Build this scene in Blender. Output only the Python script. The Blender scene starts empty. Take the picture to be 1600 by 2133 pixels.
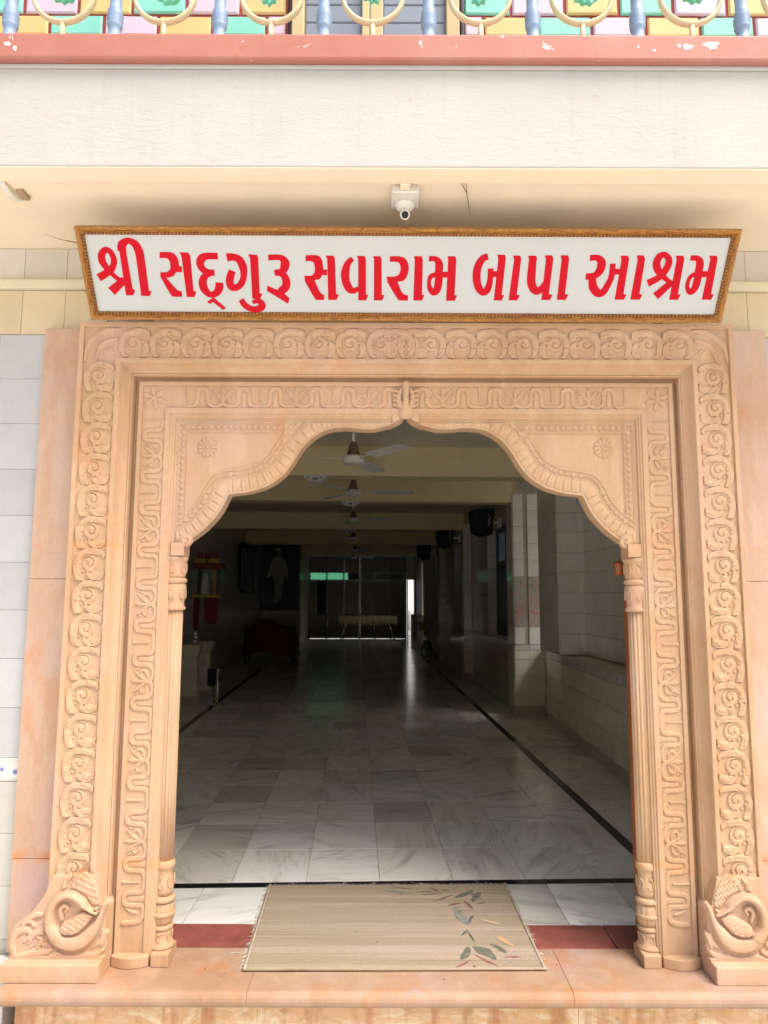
import bpy, bmesh, math, random
import numpy as np
from mathutils import Matrix, Vector
R = math.radians
random.seed(7)
rng = np.random.default_rng(7)
scene = bpy.context.scene
col = scene.collection

# ---------------------------------------------------------------- camera, sky, sun, exposure
cam_data = bpy.data.cameras.new('camera')
cam = bpy.data.objects.new('camera', cam_data)
col.objects.link(cam)
cam_data.sensor_fit = 'VERTICAL'
cam_data.sensor_height = 36.0
cam_data.lens = 36.0 * 1470.0 / 2133.0
cam_data.clip_start = 0.05
cam_data.clip_end = 2000
cam.matrix_world = (Matrix.Translation((0, -2.80, 1.30)) @ Matrix.Rotation(R(90 + 6.78), 4, 'X')
                    @ Matrix.Rotation(0.0035, 4, 'Z'))
scene.camera = cam

SUN_ELEV, SUN_AZ = R(61), R(127)      # azimuth measured from +Y towards +X
world = bpy.data.worlds.new('World')
scene.world = world
world.use_nodes = True
wn = world.node_tree
sky = wn.nodes.new('ShaderNodeTexSky')
sky.sky_type = 'NISHITA'
sky.sun_disc = False
sky.sun_elevation = SUN_ELEV
sky.sun_rotation = SUN_AZ
sky.air_density = 1.5
sky.dust_density = 8.0
sky.ozone_density = 1.0
bg = wn.nodes['Background']
bg.inputs['Strength'].default_value = 0.15
wn.links.new(sky.outputs[0], bg.inputs['Color'])
sun_data = bpy.data.lights.new('sun', 'SUN')
sun_data.energy = 2.9
sun_data.angle = R(40)
sun_data.color = (1.0, 0.97, 0.93)
sun = bpy.data.objects.new('sun', sun_data)
col.objects.link(sun)
sdir = Vector((math.cos(SUN_ELEV) * math.sin(SUN_AZ), math.cos(SUN_ELEV) * math.cos(SUN_AZ), math.sin(SUN_ELEV)))
sun.rotation_euler = sdir.to_track_quat('Z', 'Y').to_euler()
sun.location = sdir * 30
vs = scene.view_settings
vs.view_transform = 'Standard'
vs.look = 'None'
vs.gamma = 1
vs.use_curve_mapping = False
vs.exposure = 0.60
cy = scene.cycles
cy.use_denoising = True
cy.max_bounces = 12
cy.diffuse_bounces = 8
cy.glossy_bounces = 4
cy.transmission_bounces = 6
cy.sample_clamp_indirect = 6

# ---------------------------------------------------------------- helpers
def link(name, mesh, parent=None, mat=None):
    o = bpy.data.objects.new(name, mesh)
    col.objects.link(o)
    if parent is not None:
        o.parent = parent
    if mat is not None and mesh is not None:
        mesh.materials.clear()
        mesh.materials.append(mat)
    return o

def tag(o, label=None, cat=None, group=None, kind=None):
    if label: o['label'] = label
    if cat: o['category'] = cat
    if group: o['group'] = group
    if kind: o['kind'] = kind
    return o

def thing(name, label, cat, loc=(0, 0, 0), rz=0, group=None):
    o = bpy.data.objects.new(name, None)
    col.objects.link(o)
    o.empty_display_size = 0.1
    o.location = loc
    o.rotation_euler = (0, 0, rz)
    return tag(o, label, cat, group)

def copy_tree(o, parent=None):
    c = o.copy()
    col.objects.link(c)
    c.parent = parent
    for ch in list(o.children):
        copy_tree(ch, c)
    return c

class MB:
    """collects simple solids into one mesh"""
    def __init__(self):
        self.v, self.f, self.s = [], [], []
    def add(self, vs_, fs, smooth=False, M=None):
        b = len(self.v)
        if M is not None:
            vs_ = [tuple(M @ Vector(p)) for p in vs_]
        self.v += [tuple(p) for p in vs_]
        self.f += [tuple(b + i for i in f) for f in fs]
        self.s += [smooth] * len(fs)
        return self
    def box(self, x0, x1, y0, y1, z0, z1, M=None):
        p = [(x0, y0, z0), (x1, y0, z0), (x1, y1, z0), (x0, y1, z0), (x0, y0, z1), (x1, y0, z1), (x1, y1, z1), (x0, y1, z1)]
        return self.add(p, [(3, 2, 1, 0), (4, 5, 6, 7), (0, 1, 5, 4), (1, 2, 6, 5), (2, 3, 7, 6), (3, 0, 4, 7)], False, M)
    def lathe(self, prof, n=24, M=None, mod=None, cap=True):
        """prof: (r, z) bottom to top; mod(angle, z) multiplies the radius"""
        vs_, fs = [], []
        for (r, z) in prof:
            for k in range(n):
                a = 2 * math.pi * k / n
                rr = r * (mod(a, z) if mod else 1)
                vs_.append((rr * math.cos(a), rr * math.sin(a), z))
        m = len(prof)
        for i in range(m - 1):
            for k in range(n):
                k2 = (k + 1) % n
                fs.append((i * n + k, i * n + k2, (i + 1) * n + k2, (i + 1) * n + k))
        if cap:
            fs.append(tuple(range(n - 1, -1, -1)))
            fs.append(tuple((m - 1) * n + k for k in range(n)))
        return self.add(vs_, fs, True, M)
    def tube(self, pts, r, n=8, closed=False, flat=1.0, M=None):
        pts = [Vector(p) for p in pts]
        m = len(pts)
        rs = r if isinstance(r, (list, tuple)) else [r] * m
        vs_, fs = [], []
        ref = None
        for i, p in enumerate(pts):
            if closed: t = pts[(i + 1) % m] - pts[i - 1]
            else: t = pts[min(i + 1, m - 1)] - pts[max(i - 1, 0)]
            t.normalize()
            if ref is None:
                ref = Vector((0, 0, 1)) if abs(t.z) < .9 else Vector((0, 1, 0))
            a = t.cross(ref); a.normalize()
            b = a.cross(t); b.normalize()
            ref = b
            for k in range(n):
                an = 2 * math.pi * k / n
                vs_.append(p + (a * math.cos(an) + b * math.sin(an) * flat) * rs[i])
        for i in range(m if closed else m - 1):
            j = (i + 1) % m
            for k in range(n):
                k2 = (k + 1) % n
                fs.append((i * n + k, i * n + k2, j * n + k2, j * n + k))
        if not closed:
            fs.append(tuple(range(n - 1, -1, -1)))
            fs.append(tuple((m - 1) * n + k for k in range(n)))
        return self.add(vs_, fs, True, M)
    def prism(self, pts, h0, h1, M=None):
        """polygon in xz (seen from -y) extruded from y=h0 (front) to y=h1"""
        n = len(pts)
        vs_ = [(x, h0, z) for x, z in pts] + [(x, h1, z) for x, z in pts]
        fs = [tuple(range(n)), tuple(range(2 * n - 1, n - 1, -1))]
        for i in range(n):
            j = (i + 1) % n
            fs.append((i, i + n, j + n, j))
        return self.add(vs_, fs, False, M)
    def mesh(self, name, mat=None, fix=True):
        me = bpy.data.meshes.new(name)
        me.from_pydata([tuple(p) for p in self.v], [], self.f)
        me.polygons.foreach_set('use_smooth', self.s)
        if fix:
            bm = bmesh.new(); bm.from_mesh(me)
            bmesh.ops.recalc_face_normals(bm, faces=bm.faces[:])
            bm.to_mesh(me); bm.free()
        me.update()
        if mat: me.materials.append(mat)
        return me
    def build(self, name, mat, parent=None, bevel=0.0, seg=2, **kw):
        me = self.mesh(name, mat)
        o = link(name, me, parent)
        if bevel:
            b = o.modifiers.new('bevel', 'BEVEL')
            b.width = bevel; b.segments = seg; b.limit_method = 'ANGLE'; b.angle_limit = R(40)
            b.harden_normals = False
        return o

def chamfer_box(w, d, h, c):
    """small piece with its front (-y) edges chamfered; x 0..w, z 0..h, y 0..d"""
    p = [(c, 0, c), (w - c, 0, c), (w - c, 0, h - c), (c, 0, h - c), (0, c, 0), (w, c, 0), (w, c, h), (0, c, h),
         (0, d, 0), (w, d, 0), (w, d, h), (0, d, h)]
    f = [(0, 1, 2, 3), (4, 5, 1, 0), (5, 6, 2, 1), (6, 7, 3, 2), (7, 4, 0, 3), (8, 9, 5, 4), (9, 10, 6, 5), (10, 11, 7, 6), (11, 8, 4, 7)]
    return p, f

_pc = {}
def piece_mesh(name, w, d, h, c, mat):
    k = (name, round(w, 4), round(d, 4), round(h, 4), c, mat.name)
    if k not in _pc:
        p, f = chamfer_box(w, d, h, c)
        me = bpy.data.meshes.new(name)
        me.from_pydata(p, [], f)
        me.materials.append(mat)
        _pc[k] = me
    return _pc[k]

def crom(pts, n=6, closed=False):
    """Catmull-Rom through points of any dimension"""
    P = [np.array(p, float) for p in pts]
    if len(P) < 3: return P
    out = []
    m = len(P)
    rng_ = range(m if closed else m - 1)
    for i in rng_:
        p0 = P[i - 1] if (closed or i > 0) else 2 * P[0] - P[1]
        p1 = P[i]; p2 = P[(i + 1) % m]
        p3 = P[(i + 2) % m] if (closed or i + 2 < m) else 2 * P[-1] - P[-2]
        for k in range(n):
            t = k / n
            out.append(.5 * ((2 * p1) + (p2 - p0) * t + (2 * p0 - 5 * p1 + 4 * p2 - p3) * t * t + (3 * p1 - p0 - 3 * p2 + p3) * t ** 3))
    if not closed: out.append(P[-1])
    return out

# ---------------------------------------------------------------- height field carving
class Carve:
    """a rectangular field of heights; u across (0..W), v down (0..H), in metres"""
    def __init__(self, W, H, step, scale=1.0, period=None):
        self.W, self.H = W, H
        nu, nv = max(2, round(W / step)) + 1, max(2, round(H / step)) + 1
        self.u = np.linspace(0, W, nu); self.v = np.linspace(0, H, nv)
        self.U, self.V = np.meshgrid(self.u, self.v)
        self.h = np.zeros_like(self.U)
        self.s = scale
        self.per = period
    def _shifts(self):
        return (0,) if not self.per else (-self.per, 0, self.per, 2 * self.per)
    def _dist(self, pts, rad, sv):
        pts = np.array(pts, float) * self.s
        rad = np.array(rad, float) * self.s
        d = np.full(self.U.shape, 1e9); best = np.full(self.U.shape, 1e9); rr = np.zeros(self.U.shape)
        for i in range(len(pts) - 1):
            a, b = pts[i] + (0, sv), pts[i + 1] + (0, sv)
            ab = b - a; L = ab @ ab + 1e-12
            t = np.clip(((self.U - a[0]) * ab[0] + (self.V - a[1]) * ab[1]) / L, 0, 1)
            dx = self.U - a[0] - t * ab[0]; dy = self.V - a[1] - t * ab[1]
            di = np.sqrt(dx * dx + dy * dy); r = rad[i] + (rad[i + 1] - rad[i]) * t
            m = di - r < best
            best = np.where(m, di - r, best); d = np.where(m, di, d); rr = np.where(m, r, rr)
        return d, rr
    def stroke(self, pts, w, h, edge=.25, dome=.5, smooth=6, base=0.0, off=0.0):
        """pts (u,v) or (u,v,r); raises the field"""
        if len(pts[0]) == 3: P = [(p[0], p[1], p[2]) for p in pts]
        else:
            ws = w if isinstance(w, (list, tuple)) else [w] * len(pts)
            P = [(p[0], p[1], r) for p, r in zip(pts, ws)]
        if smooth > 1 and len(P) > 2: P = crom(P, smooth)
        P = np.array(P)
        for sv in self._shifts():
            d, r = self._dist(P[:, :2], P[:, 2], sv)
            x = np.clip((r - d) / (edge * np.maximum(r, 1e-6)), 0, 1)
            x = x * x * (3 - 2 * x)
            dm = np.sqrt(np.clip(1 - (d / np.maximum(r, 1e-6)) ** 2, 0, 1))
            hh = h * x * ((1 - dome) + dome * dm) + base * (x > 0)
            self.h = np.maximum(self.h, hh)
        return self
    def groove(self, pts, w, depth, smooth=6):
        P = np.array(crom(pts, smooth) if smooth > 1 and len(pts) > 2 else pts, float)[:, :2]
        for sv in self._shifts():
            d, r = self._dist(P, np.zeros(len(P)), sv)
            self.h = self.h - depth * np.exp(-(d / (w * self.s)) ** 2)
        return self
    def mesh(self, name, mat, floor=0.0006, curve=None):
        nv, nu = self.U.shape
        h = self.h
        y = -h
        if curve is not None: y = y + curve(self.U, self.V)
        co = np.stack([self.U, y, -self.V], -1).reshape(-1, 3)
        keep = h > floor
        q = keep[:-1, :-1] | keep[1:, :-1] | keep[:-1, 1:] | keep[1:, 1:]
        idx = np.arange(nv * nu).reshape(nv, nu)
        f = np.stack([idx[1:, :-1], idx[1:, 1:], idx[:-1, 1:], idx[:-1, :-1]], -1)[q]
        used = np.unique(f)
        remap = np.zeros(nv * nu, int); remap[used] = np.arange(len(used))
        me = bpy.data.meshes.new(name)
        me.from_pydata(co[used].tolist(), [], remap[f].tolist())
        me.polygons.foreach_set('use_smooth', [True] * len(me.polygons))
        me.materials.append(mat)
        me.update()
        return me

# ---------------------------------------------------------------- materials
class NT:
    def __init__(self, name):
        self.m = bpy.data.materials.new(name)
        self.m.use_nodes = True
        self.t = self.m.node_tree
        self.b = self.t.nodes['Principled BSDF']
        self.b.inputs['Specular IOR Level'].default_value = 0.35
    def n(self, typ, **kw):
        n = self.t.nodes.new(typ)
        for k, v in kw.items():
            if hasattr(n, k): setattr(n, k, v)
        return n
    def l(self, a, b):
        self.t.links.new(a, b); return self
    def pos(self, scale=(1, 1, 1), rnd=0.0, obj=False, rot=(0, 0, 0), rndrot=0.0):
        g = self.n('ShaderNodeTexCoord').outputs['Object'] if obj else self.n('ShaderNodeNewGeometry').outputs['Position']
        mp = self.n('ShaderNodeMapping')
        mp.inputs['Scale'].default_value = scale
        mp.inputs['Rotation'].default_value = rot
        self.l(g, mp.inputs['Vector'])
        if rnd or rndrot:
            oi = self.n('ShaderNodeObjectInfo')
            if rnd:
                m = self.n('ShaderNodeMath', operation='MULTIPLY'); m.inputs[1].default_value = rnd
                self.l(oi.outputs['Random'], m.inputs[0])
                c = self.n('ShaderNodeCombineXYZ')
                self.l(m.outputs[0], c.inputs[0]); self.l(m.outputs[0], c.inputs[1]); self.l(m.outputs[0], c.inputs[2])
                self.l(c.outputs[0], mp.inputs['Location'])
            if rndrot:
                m2 = self.n('ShaderNodeMath', operation='MULTIPLY'); m2.inputs[1].default_value = rndrot
                self.l(oi.outputs['Random'], m2.inputs[0])
                c2 = self.n('ShaderNodeCombineXYZ'); self.l(m2.outputs[0], c2.inputs[2])
                self.l(c2.outputs[0], mp.inputs['Rotation'])
        return mp.outputs[0]
    def noise(self, vec, scale, detail=4, rough=.55, dist=0.0):
        n = self.n('ShaderNodeTexNoise')
        n.inputs['Scale'].default_value = scale
        n.inputs['Detail'].default_value = detail
        n.inputs['Roughness'].default_value = rough
        n.inputs['Distortion'].default_value = dist
        if vec is not None: self.l(vec, n.inputs['Vector'])
        return n.outputs['Fac']
    def ramp(self, fac, stops, interp='LINEAR'):
        r = self.n('ShaderNodeValToRGB')
        e = r.color_ramp.elements
        r.color_ramp.interpolation = interp
        while len(e) < len(stops): e.new(0.5)
        for x, (p, c) in zip(e, stops):
            x.position = p
            x.color = (c, c, c, 1) if isinstance(c, (int, float)) else (*c, 1)
        self.l(fac, r.inputs[0])
        return r.outputs[0]
    def mix(self, fac, a, b, mode='MIX'):
        m = self.n('ShaderNodeMix', data_type='RGBA', blend_type=mode)
        ins = [m.inputs[0], m.inputs[6], m.inputs[7]]
        for s, v in zip(ins, (fac, a, b)):
            if isinstance(v, (int, float)): s.default_value = v
            elif isinstance(v, tuple): s.default_value = (*v, 1) if len(v) == 3 else v
            else: self.l(v, s)
        return m.outputs[2]
    def color(self, c):
        if isinstance(c, tuple): self.b.inputs['Base Color'].default_value = (*c, 1)
        else: self.l(c, self.b.inputs['Base Color'])
        return self
    def rough(self, r):
        if isinstance(r, (int, float)): self.b.inputs['Roughness'].default_value = r
        else: self.l(r, self.b.inputs['Roughness'])
        return self
    def bump(self, h, strength=.3, dist=.002, chain=None):
        b = self.n('ShaderNodeBump')
        b.inputs['Strength'].default_value = strength
        b.inputs['Distance'].default_value = dist
        self.l(h, b.inputs['Height'])
        if chain is not None: self.l(chain, b.inputs['Normal'])
        self.l(b.outputs[0], self.b.inputs['Normal'])
        return b.outputs[0]

def mat_plain(name, c, rough=.6, metal=0.0, var=.12, vs_=6.0, bump=0.0, spec=None, emit=None):
    t = NT(name)
    v = t.pos()
    f = t.noise(v, vs_, 5, .6)
    a = tuple(x * (1 - var) for x in c); b = tuple(min(1, x * (1 + var)) for x in c)
    t.color(t.ramp(f, [(.3, a), (.7, b)])).rough(rough)
    t.b.inputs['Metallic'].default_value = metal
    if spec is not None: t.b.inputs['Specular IOR Level'].default_value = spec
    if bump: t.bump(t.noise(v, 180, 3), bump, .001)
    return t.m

def mat_stone(name, base, pale, warm, stain_amt=.6, obj_rnd=0.0, rough=.72):
    """pinkish buff sandstone: soft clouds, warm iron blotches, faint grain"""
    t = NT(name)
    v = t.pos(rnd=obj_rnd)
    big = t.noise(v, 2.2, 4, .55, .6)
    pk = tuple(p * k for p, k in zip(pale, (1.04, 1.02, 1.22)))
    c = t.ramp(big, [(.30, base), (.50, pale), (.68, pk)])
    fn_ = t.ramp(t.noise(t.pos(scale=(5, 5, 1.2)), 1.3, 5, .6, .4), [(.42, 0.0), (.66, .45)])
    c = t.mix(fn_, c, tuple(p * k for p, k in zip(base, (.86, .80, .74))))
    v2 = t.pos(scale=(1.3, 1, .55), rnd=obj_rnd)
    st = t.ramp(t.noise(v2, 3.3, 6, .62, 1.2), [(.54, 0.0), (.72, stain_amt)])
    c = t.mix(st, c, warm)
    gr = t.ramp(t.noise(v, 70, 4, .6), [(.3, (.955, .955, .955)), (.7, (1.03, 1.03, 1.03))])
    sz = t.n('ShaderNodeSeparateXYZ'); t.l(t.n('ShaderNodeNewGeometry').outputs['Position'], sz.inputs[0])
    jb = t.ramp(sz.outputs[2], [(0.0, 0.0), (.30, 0.0), (.335, .9), (.37, 0.0), (.93, 0.0), (.96, 0.0)])
    zz = t.n('ShaderNodeMath', operation='MULTIPLY'); zz.inputs[1].default_value = .6667; t.l(sz.outputs[2], zz.inputs[0])
    jb2 = t.ramp(zz.outputs[0], [(.90, 0.0), (.97, .0), (.99, .6), (1.0, .0)])
    jm = t.n('ShaderNodeMath', operation='MAXIMUM'); t.l(jb, jm.inputs[0]); t.l(jb2, jm.inputs[1])
    jn = t.n('ShaderNodeMath', operation='MULTIPLY'); t.l(jm.outputs[0], jn.inputs[0]); t.l(t.ramp(t.noise(v, 9, 5, .65), [(.42, 0.0), (.62, 1.0)]), jn.inputs[1])
    c = t.mix(jn.outputs[0], c, tuple(w * 1.05 for w in warm))
    c = t.mix(1.0, c, gr, 'MULTIPLY')
    dust = t.ramp(t.noise(t.pos(scale=(6, 6, 1.5)), 2.4, 5, .7), [(.52, 0.0), (.70, .42)])
    c = t.mix(dust, c, tuple(min(1, x * 1.12 + .05) for x in pale))
    t.color(c).rough(rough)
    b1 = t.bump(t.noise(v, 45, 5, .6), .12, .002)
    t.bump(t.noise(v, 300, 2, .5), .08, .0006, b1)
    return t.m
# ---------------------------------------------------------------- palette
M = {}
M['stone'] = mat_stone('sandstone', (.475, .297, .168), (.515, .345, .212), (.54, .26, .11), .5)
M['slab'] = mat_stone('sandstone_slab', (.53, .325, .205), (.56, .40, .305), (.58, .25, .11), .5)
M['step'] = mat_stone('sandstone_step', (.325, .19, .115), (.375, .255, .175), (.40, .18, .07), .9, rough=.6)
def riser_mat():
    t = NT('weathered_riser')
    v = t.pos(scale=(1, 1, 1.6))
    c = t.ramp(t.noise(v, 3.2, 6, .62, .9), [(.30, (.56, .40, .22)), (.48, (.62, .38, .20)), (.60, (.66, .42, .28)), (.74, (.44, .26, .14))])
    w = t.ramp(t.noise(t.pos(scale=(1, 1, 2.2), rnd=0), 5.5, 7, .68, 1.8), [(.48, 0.0), (.62, .7)])
    c = t.mix(w, c, (.78, .66, .48))
    w2 = t.ramp(t.noise(t.pos(scale=(3.2, 1, .35)), 4.5, 5, .6), [(.50, 0.0), (.64, .75)])
    c = t.mix(w2, c, (.40, .17, .07))
    dk_ = t.ramp(t.noise(v, 12, 6, .7, 1.0), [(.56, 0.0), (.70, .6)])
    c = t.mix(dk_, c, (.26, .17, .09))
    t.color(c).rough(.7)
    t.bump(t.noise(v, 30, 6, .7), .35, .003)
    return t.m
M['riser'] = riser_mat()
M['red'] = mat_plain('red_oxide', (.24, .075, .06), .45, var=.42, vs_=6, bump=.15)

def mat_tile(name, c, var=.055, rough=.12):
    t = NT(name)
    oi = t.n('ShaderNodeObjectInfo')
    f = t.ramp(oi.outputs['Random'], [(0, tuple(x * (1 - var) for x in c)), (1, tuple(min(1, x * (1 + var)) for x in c))])
    n = t.ramp(t.noise(t.pos(), 14, 4, .6), [(.35, (.96, .96, .955)), (.65, (1.02, 1.02, 1.02))])
    t.color(t.mix(1.0, f, n, 'MULTIPLY')).rough(rough)
    t.b.inputs['Specular IOR Level'].default_value = .45
    t.bump(t.noise(t.pos(), 9, 2), .06, .002)
    return t.m
M['tile_white'] = mat_tile('glazed_white_tile', (.49, .49, .495))
M['tile_cream'] = mat_tile('glazed_cream_tile', (.52, .50, .455))
M['tile_yellow'] = mat_tile('glazed_yellow_tile', (.62, .52, .345), rough=.25)
M['tile_grey'] = mat_tile('glazed_grey_tile', (.57, .54, .47), rough=.2)
M['grout'] = mat_plain('grout', (.40, .36, .31), .9, var=.2)
M['plaster_beige'] = mat_plain('beige_plaster', (.82, .70, .53), .8, var=.05, vs_=3, bump=.25)
M['trim'] = mat_plain('cream_trim', (.66, .60, .44), .6, var=.05)

def fascia_mat():
    t = NT('white_rendered_fascia')
    v = t.pos()
    c = t.ramp(t.noise(v, 1.6, 5, .6, .3), [(.3, (.455, .435, .42)), (.7, (.49, .48, .445))])
    st = t.ramp(t.noise(t.pos(scale=(9, 1, .5)), 2.0, 5, .65), [(.52, 0.0), (.76, .38)])
    c = t.mix(st, c, (.37, .355, .33))
    sp_ = t.ramp(t.noise(v, 17, 5, .7), [(.66, 0.0), (.72, .5)])
    c = t.mix(sp_, c, (.36, .32, .27))
    cr = t.n('ShaderNodeTexVoronoi', feature='DISTANCE_TO_EDGE')
    cr.inputs['Scale'].default_value = 2.4
    mpv = t.n('ShaderNodeMixRGB') if False else None
    ns = t.n('ShaderNodeTexNoise'); ns.inputs['Scale'].default_value = 5; ns.inputs['Detail'].default_value = 6
    t.l(v, ns.inputs['Vector'])
    mm = t.n('ShaderNodeVectorMath', operation='MULTIPLY_ADD'); mm.inputs[1].default_value = (.35, .35, .35)
    t.l(ns.outputs['Color'], mm.inputs[0]); t.l(v, mm.inputs[2]); t.l(mm.outputs[0], cr.inputs['Vector'])
    crk = t.ramp(cr.outputs['Distance'], [(0.0, .45), (.006, 0.0)])
    gate = t.ramp(t.noise(v, 3.1, 3), [(.50, 0.0), (.6, 1.0)])
    g = t.n('ShaderNodeMath', operation='MULTIPLY'); t.l(crk, g.inputs[0]); t.l(gate, g.inputs[1])
    c = t.mix(g.outputs[0], c, (.45, .40, .33))
    t.color(c).rough(.8)
    b1 = t.bump(t.noise(t.pos(scale=(1, 1, 2.2)), 26, 6, .7, .8), .55, .006)
    t.bump(t.noise(v, 220, 3), .2, .001, b1)
    return t.m
M['fascia'] = fascia_mat()

def pink_mat():
    t = NT('pink_painted_coping')
    v = t.pos()
    c = t.ramp(t.noise(v, 2.6, 5, .6, .4), [(.3, (.385, .135, .10)), (.55, (.40, .16, .125)), (.75, (.43, .205, .165))])
    ch = t.ramp(t.noise(t.pos(scale=(1, 1, 1)), 6.5, 6, .72, 1.0), [(.665, 0.0), (.67, 1.0)], 'LINEAR')
    c = t.mix(ch, c, (.82, .78, .76))
    dk = t.ramp(t.noise(v, 11, 6, .7), [(.55, 0.0), (.70, .5)])
    c = t.mix(dk, c, (.36, .13, .085))
    t.color(c).rough(.55)
    t.bump(t.noise(v, 22, 6, .7, .5), .35, .003)
    return t.m
M['pink'] = pink_mat()
def chippy(name, c, chip, rough=.5, th=.66):
    t = NT(name)
    v = t.pos()
    k = t.ramp(t.noise(v, 38, 5, .7), [(th, 0.0), (th + .02, 1.0)])
    b = t.ramp(t.noise(v, 7, 4), [(.3, tuple(x * .93 for x in c)), (.7, tuple(min(1, x * 1.05) for x in c))])
    t.color(t.mix(k, b, chip)).rough(rough)
    t.bump(t.noise(v, 60, 5, .7), .4, .002)
    return t.m
M['brick_teal'] = chippy('teal_painted_brick', (.20, .56, .47), (.55, .70, .66))
M['brick_yellow'] = chippy('yellow_painted_brick', (.60, .45, .19), (.68, .6, .42), th=.7)
M['brick_lilac'] = chippy('lilac_painted_brick', (.58, .46, .57), (.66, .6, .66), th=.72)
M['brick_mortar'] = mat_plain('maroon_mortar', (.28, .05, .045), .8, var=.25, vs_=30, bump=.3)
M['blue'] = chippy('blue_baluster_paint', (.22, .31, .45), (.34, .4, .5), .45, .72)
M['cream_iron'] = chippy('cream_painted_iron', (.60, .53, .34), (.5, .48, .4), .45, .70)
M['green_leaf'] = chippy('green_leaf_paint', (.10, .42, .30), (.35, .6, .45), .4, .66)
M['window_frame'] = mat_plain('beige_window_frame', (.50, .40, .22), .5)
M['shutter'] = mat_plain('grey_blue_shutter', (.20, .24, .31), .45, var=.06)
M['dark'] = mat_plain('dark_metal', (.02, .02, .022), .4)
M['white_plastic'] = mat_plain('white_plastic', (.66, .64, .58), .35, var=.03)
M['lens'] = mat_plain('camera_lens', (.01, .01, .012), .08)
M['concrete'] = mat_plain('light_concrete', (.62, .61, .585), .85, var=.15, vs_=2, bump=.3)

# sizes of the portal (metres, measured on the photograph)
CX = .083
YF = -.19                       # front of the outer carved band
YP = -.13                       # front of the inner carved band
A_OUT = 1.254
Z_TOP = 2.343

# ---------------------------------------------------------------- ground and far surroundings
g = MB().box(-120, 120, -140, -.31, -.45, -.35).build('ground', M['concrete'])
tag(g, kind='structure')

# ---------------------------------------------------------------- steps
step = thing('stone_step', 'orange sandstone step with rounded nosing running under the carved doorway', 'step', (0, -.2, -.2))
def world_child(mb, name, mat, parent, bevel=0, seg=2):
    """mesh given in world coordinates, parented without moving"""
    o = mb.build(name, mat, parent, bevel, seg)
    o.matrix_parent_inverse = pinv(parent)
    return o
def pinv(parent):
    m = Matrix.Identity(4)
    chain = []
    p = parent
    while p is not None:
        chain.append(p); p = p.parent
    for p in reversed(chain):
        m = m @ p.matrix_parent_inverse @ p.matrix_basis
    return m.inverted()
xs = [-1.275, -.447, .632, 1.55, 2.3]
for i in range(4):
    x0, x1 = xs[i], xs[i + 1] - .0007
    prof = [(-.005, 0), (-.27, 0)]
    for k in range(9):
        a = R(90 + 180 * k / 8)
        prof.append((-.285 + .024 * math.cos(a), -.026 + .026 * math.sin(a)))
    prof += [(-.262, -.056), (-.262, -.066), (-.005, -.066)]
    jz = random.uniform(-.001, .001)
    vs_ = [(x0, y, z + jz) for y, z in prof] + [(x1, y, z + jz) for y, z in prof]
    n = len(prof)
    fs = [tuple(range(n)), tuple(range(2 * n - 1, n - 1, -1))] + [(k, k + n, (k + 1) % n + n, (k + 1) % n) for k in range(n)]
    world_child(MB().add(vs_, fs), 'step_slab', M['step'], step, .0008, 1)
xr = [-1.235, -.42, .66, 1.58, 2.25]
for i in range(4):
    world_child(MB().box(xr[i], xr[i + 1] - .001, -.245, -.02, -.45, -.068), 'riser_stone', M['riser'], step, .0008)
world_child(MB().box(-3.4, -1.300, -.20, -.02, -.45, -.02), 'side_plinth', M['concrete'], step, .004)
th = thing('threshold', 'dark red oxide slabs between the sandstone step and the white marble', 'threshold', (0, .06, 0))
for x0, x1 in ((-.95, -.402), (-.399, .30), (.303, .872), (.876, 1.02)):
    world_child(MB().box(x0, x1, -.003, .186, -.05, .001), 'threshold_slab', M['red'], th, .002)

# ---------------------------------------------------------------- facade wall
fw = MB()
for x0, x1, z0, z1 in ((-5, CX - 1.06, -.45, 2.99), (CX + 1.06, 5, -.45, 2.99), (CX - 1.06, CX + 1.06, 2.14, 2.99)):
    fw.box(x0, x1, .004, .22, z0, z1)
facade = fw.build('facade_wall', M['grout'])
tag(facade, kind='structure')
def tile_at(parent, x0, x1, z0, z1, mat, y=-.002, d=.02, name='wall_tile', gap=.0012, ch=.0010):
    me = piece_mesh(name, x1 - x0 - gap, d, z1 - z0 - gap, ch, mat)
    o = link(name, me, parent)
    o.location = (x0 + gap / 2, y + random.uniform(-.0004, .0004), z0 + gap / 2)
    return o
rows = [(2.596, 2.7345, 'tile_grey'), (2.364, 2.553, 'tile_yellow')]
z = 2.362
while z > .80:
    rows.append((z - .187, z, 'tile_white')); z -= .187
zb = z
rows.append((zb - .086, zb, 'border'))
z = zb - .088
while z > -.1:
    rows.append((z - .189, z, 'tile_cream')); z -= .189
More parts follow.
